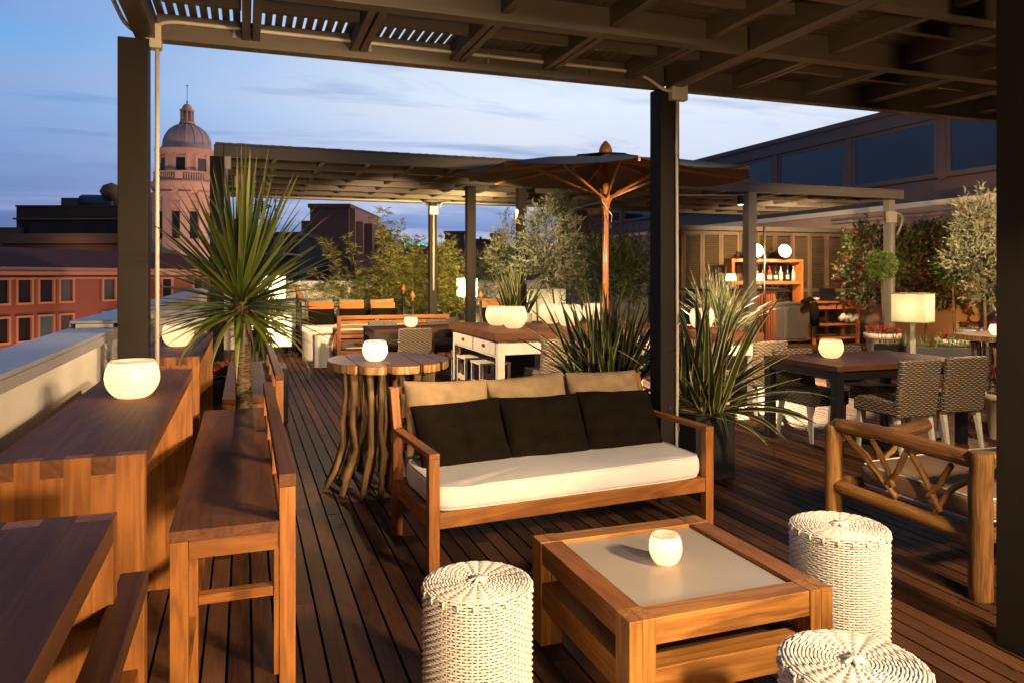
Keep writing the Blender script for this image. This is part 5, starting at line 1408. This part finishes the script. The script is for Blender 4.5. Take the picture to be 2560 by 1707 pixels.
spot('bar_table_spot', (1.6, -3.2, 1.75), (-.5, 3.4, .95), 1700, 44, .5, WARM, .20)
spot('wall_wash_spot', (2.6, .5, 2.4), (-.7, 3.0, 1.15), 380, 46, .7, WARM, .12)
spot('beam_bounce_fill', (.5, -1.6, 1.0), (1.6, 4.3, 2.75), 420, 70, .8, WARM, .2)  # added lamp without a body, emulates light reaching the beams
spot('palm_spot', (1.9, 3.2, 2.55), (-.1, 5.2, 1.2), 380, 75, .7, WARM)
spot('dining_spot', (8.15, 10.9, 2.70), (6.6, 8.8, 0), 7200, 43, .12, (1, .66, .36))
spot('table_spot', (4.4, 4.9, 2.7), (4.2, 8.4, .8), 1500, 80, .6, WARM)
spot('table_side_fill', (-.05, 9.9, 2.85), (2.9, 8.9, .5), 1100, 60, .6, WARM)  # added fill for the drawer end, in place of square lamp glow
spot('aisle_fill', (.7, 10.0, 2.85), (.8, 7.2, 0), 200, 60, .8, WARM)  # added fill to lighten the deck around the slab table
spot('lounge_spot', (2.2, 10.4, 2.7), (2.2, 15.0, .5), 1300, 84, .9, WARM)
spot('planting_spot', (4.4, 12.0, 2.6), (3.6, 16.2, 1.3), 2000, 100, .9, (1, .76, .34))
spot('olive_fill', (2.9, 9.4, 2.6), (4.3, 12.3, 1.9), 800, 60, .8, (1, .78, .5))  # added fill to brighten the olive crown
spot('garden_spot', (7.6, 5.5, 2.6), (12.0, 10.0, 1.0), 1900, 85, .9, WARM)
spot('wall_spot', (12.0, 8.6, .4), (13.8, 9.8, 1.0), 600, 110, .9, (1, .48, .10))
spot('shutter_spot', (10.2, 11.4, 2.7), (11.6, 14.3, 1.2), 950, 100, .9, WARM)
spot('chair_spot', (4.3, 2.6, 2.6), (5.8, 5.2, .4), 480, 80, .7, WARM)
spot('log_spot', (1.6, .2, 1.9), (3.3, 3.0, .4), 300, 42, .7, WARM)
for i, (px, D, py, e) in enumerate(((60, 40, 1050, 900), (300, 44, 1050, 900), (560, 55, 950, 1000), (150, 88, 625, 350))):
    q = W(px, D, py); l = bpy.data.lights.new('street_lamp_glow', 'POINT'); l.energy = e; l.color = (1, .5, .22); l.shadow_soft_size = 1
    lo = bpy.data.objects.new('street_lamp_glow', l); COL.objects.link(lo); lo.location = q

q = W(520, 48, 800); tq = W(468, 64, 520)
spot('tower_floodlight', q, tq, 4600, 40, .6, (1, .66, .50), .5)
q = W(180, 38, 1000); tq = W(230, 50, 780)
spot('street_floodlight', q, tq, 2200, 90, .9, (1, .58, .36), .5)
spot('edge_table_spot', (8.0, 6.6, 2.6), (7.35, 5.4, .9), 420, 60, .7, WARM)
sun = bpy.data.lights.new('sun', 'SUN'); sun.energy = 1.3; sun.color = (1, .60, .46); sun.angle = R(3)
so = bpy.data.objects.new('sun', sun); COL.objects.link(so)
SUN_AZ, SUN_EL = R(-8), R(7)      # azimuth measured from +X; low afterglow beyond the glazed building
sd = Vector((cos(SUN_AZ) * cos(SUN_EL), sin(SUN_AZ) * cos(SUN_EL), sin(SUN_EL)))
so.rotation_euler = (-sd).to_track_quat('-Z', 'Y').to_euler()

# ------------------------------------------------------------------ dusk sky
w = bpy.data.worlds.new('World'); scene.world = w; w.use_nodes = True
nt = w.node_tree; ns = nt.nodes; lk = nt.links; bg = ns['Background']
tc = N(ns, 'ShaderNodeTexCoord'); sp = N(ns, 'ShaderNodeSeparateXYZ'); lk.new(tc.outputs['Generated'], sp.inputs[0])
def M_(op, a, b=None, c=None, clamp=False):
    n = N(ns, 'ShaderNodeMath', operation=op, use_clamp=clamp)
    for i, x in enumerate((a, b, c)):
        if x is None: continue
        if isinstance(x, (int, float)): n.inputs[i].default_value = x
        else: lk.new(x, n.inputs[i])
    return n.outputs[0]
def mixc(f, a, b):
    n = N(ns, 'ShaderNodeMix', data_type='RGBA')
    for i, x in ((0, f), (6, a), (7, b)):
        if isinstance(x, tuple): n.inputs[i].default_value = (*x, 1)
        elif isinstance(x, (int, float)): n.inputs[i].default_value = x
        else: lk.new(x, n.inputs[i])
    return n.outputs[2]
el = sp.outputs[2]
s_ = M_('ADD', M_('MULTIPLY', sp.outputs[0], RV[0]), M_('MULTIPLY', sp.outputs[1], RV[1]))
af = N(ns, 'ShaderNodeMapRange', interpolation_type='SMOOTHSTEP'); lk.new(s_, af.inputs[0]); af.inputs[1].default_value = -.62; af.inputs[2].default_value = .02
rl = ramp(ns, [(.0, (.05, .10, .30)), (.05, (.10, .17, .43)), (.12, (.19, .30, .64)), (.22, (.22, .47, .88)), (.36, (.06, .32, .80)), (.6, (.01, .05, .18))]); lk.new(el, rl.inputs[0])
rr_ = ramp(ns, [(.0, (.10, .19, .50)), (.06, (.20, .31, .68)), (.12, (.62, .72, .98)), (.22, (.85, .95, 1.12)), (.38, (.58, .82, 1.16)), (.58, (.02, .06, .2))]); lk.new(el, rr_.inputs[0])
col = mixc(af.outputs[0], rl.outputs[0], rr_.outputs[0])
# high streaky cloud, laid out on a plane above the city
dn = M_('ADD', M_('MAXIMUM', el, 0), .10)
cx = M_('DIVIDE', sp.outputs[0], dn); cy = M_('DIVIDE', sp.outputs[1], dn)
cb = N(ns, 'ShaderNodeCombineXYZ'); lk.new(cx, cb.inputs[0]); lk.new(cy, cb.inputs[1])
mp = N(ns, 'ShaderNodeMapping'); mp.inputs['Rotation'].default_value = (0, 0, R(18)); mp.inputs['Scale'].default_value = (.42, 1.1, 1); lk.new(cb.outputs[0], mp.inputs[0])
n1 = N(ns, 'ShaderNodeTexNoise', _Scale=1.15, _Detail=7., _Roughness=.55, _Distortion=.5); lk.new(mp.outputs[0], n1.inputs['Vector'])
r1 = ramp(ns, [(.44, (0, 0, 0)), (.66, (1, 1, 1))]); lk.new(n1.outputs[0], r1.inputs[0])
cc = mixc(af.outputs[0], (.30, .40, .74), (.86, .90, 1.03))
col = mixc(M_('MULTIPLY', r1.outputs[0], .75), col, cc)
mp2 = N(ns, 'ShaderNodeMapping'); mp2.inputs['Location'].default_value = (5.3, 2.1, 0); mp2.inputs['Rotation'].default_value = (0, 0, R(10)); mp2.inputs['Scale'].default_value = (.5, 1.5, 1); lk.new(cb.outputs[0], mp2.inputs[0])
n2 = N(ns, 'ShaderNodeTexNoise', _Scale=1.3, _Detail=6., _Roughness=.6, _Distortion=.6); lk.new(mp2.outputs[0], n2.inputs['Vector'])
r2 = ramp(ns, [(.53, (0, 0, 0)), (.72, (1, 1, 1))]); lk.new(n2.outputs[0], r2.inputs[0])
col = mixc(M_('MULTIPLY', r2.outputs[0], .62), col, (.13, .26, .58))
sky = N(ns, 'ShaderNodeTexSky', sky_type='NISHITA'); sky.sun_disc = False; sky.sun_elevation = R(4); sky.sun_rotation = pi / 2 - SUN_AZ
sk = N(ns, 'ShaderNodeVectorMath', operation='SCALE'); lk.new(sky.outputs[0], sk.inputs[0]); sk.inputs[3].default_value = .10
col = mixc(.10, col, sk.outputs[0])
bk = M_('ADD', M_('MULTIPLY', sp.outputs[0], DV[0]), M_('MULTIPLY', sp.outputs[1], DV[1]))
bf = N(ns, 'ShaderNodeMapRange', interpolation_type='SMOOTHSTEP'); lk.new(bk, bf.inputs[0]); bf.inputs[1].default_value = -.5; bf.inputs[2].default_value = .5; bf.inputs[3].default_value = .35; bf.inputs[4].default_value = 1.
fin = N(ns, 'ShaderNodeVectorMath', operation='SCALE'); lk.new(col, fin.inputs[0]); lk.new(bf.outputs[0], fin.inputs[3])   # the eastern sky is already darker
lk.new(fin.outputs[0], bg.inputs[0]); bg.inputs[1].default_value = 1.0

scene.render.engine = 'CYCLES'
cy_ = scene.cycles; cy_.use_denoising = True; cy_.max_bounces = 6; cy_.diffuse_bounces = 3; cy_.glossy_bounces = 3; cy_.transmission_bounces = 3; cy_.transparent_max_bounces = 4
cy_.sample_clamp_indirect = 4; cy_.caustics_reflective = False; cy_.caustics_refractive = False
vs_ = scene.view_settings; vs_.view_transform = 'Standard'; vs_.look = 'None'; vs_.exposure = 0; vs_.gamma = 1
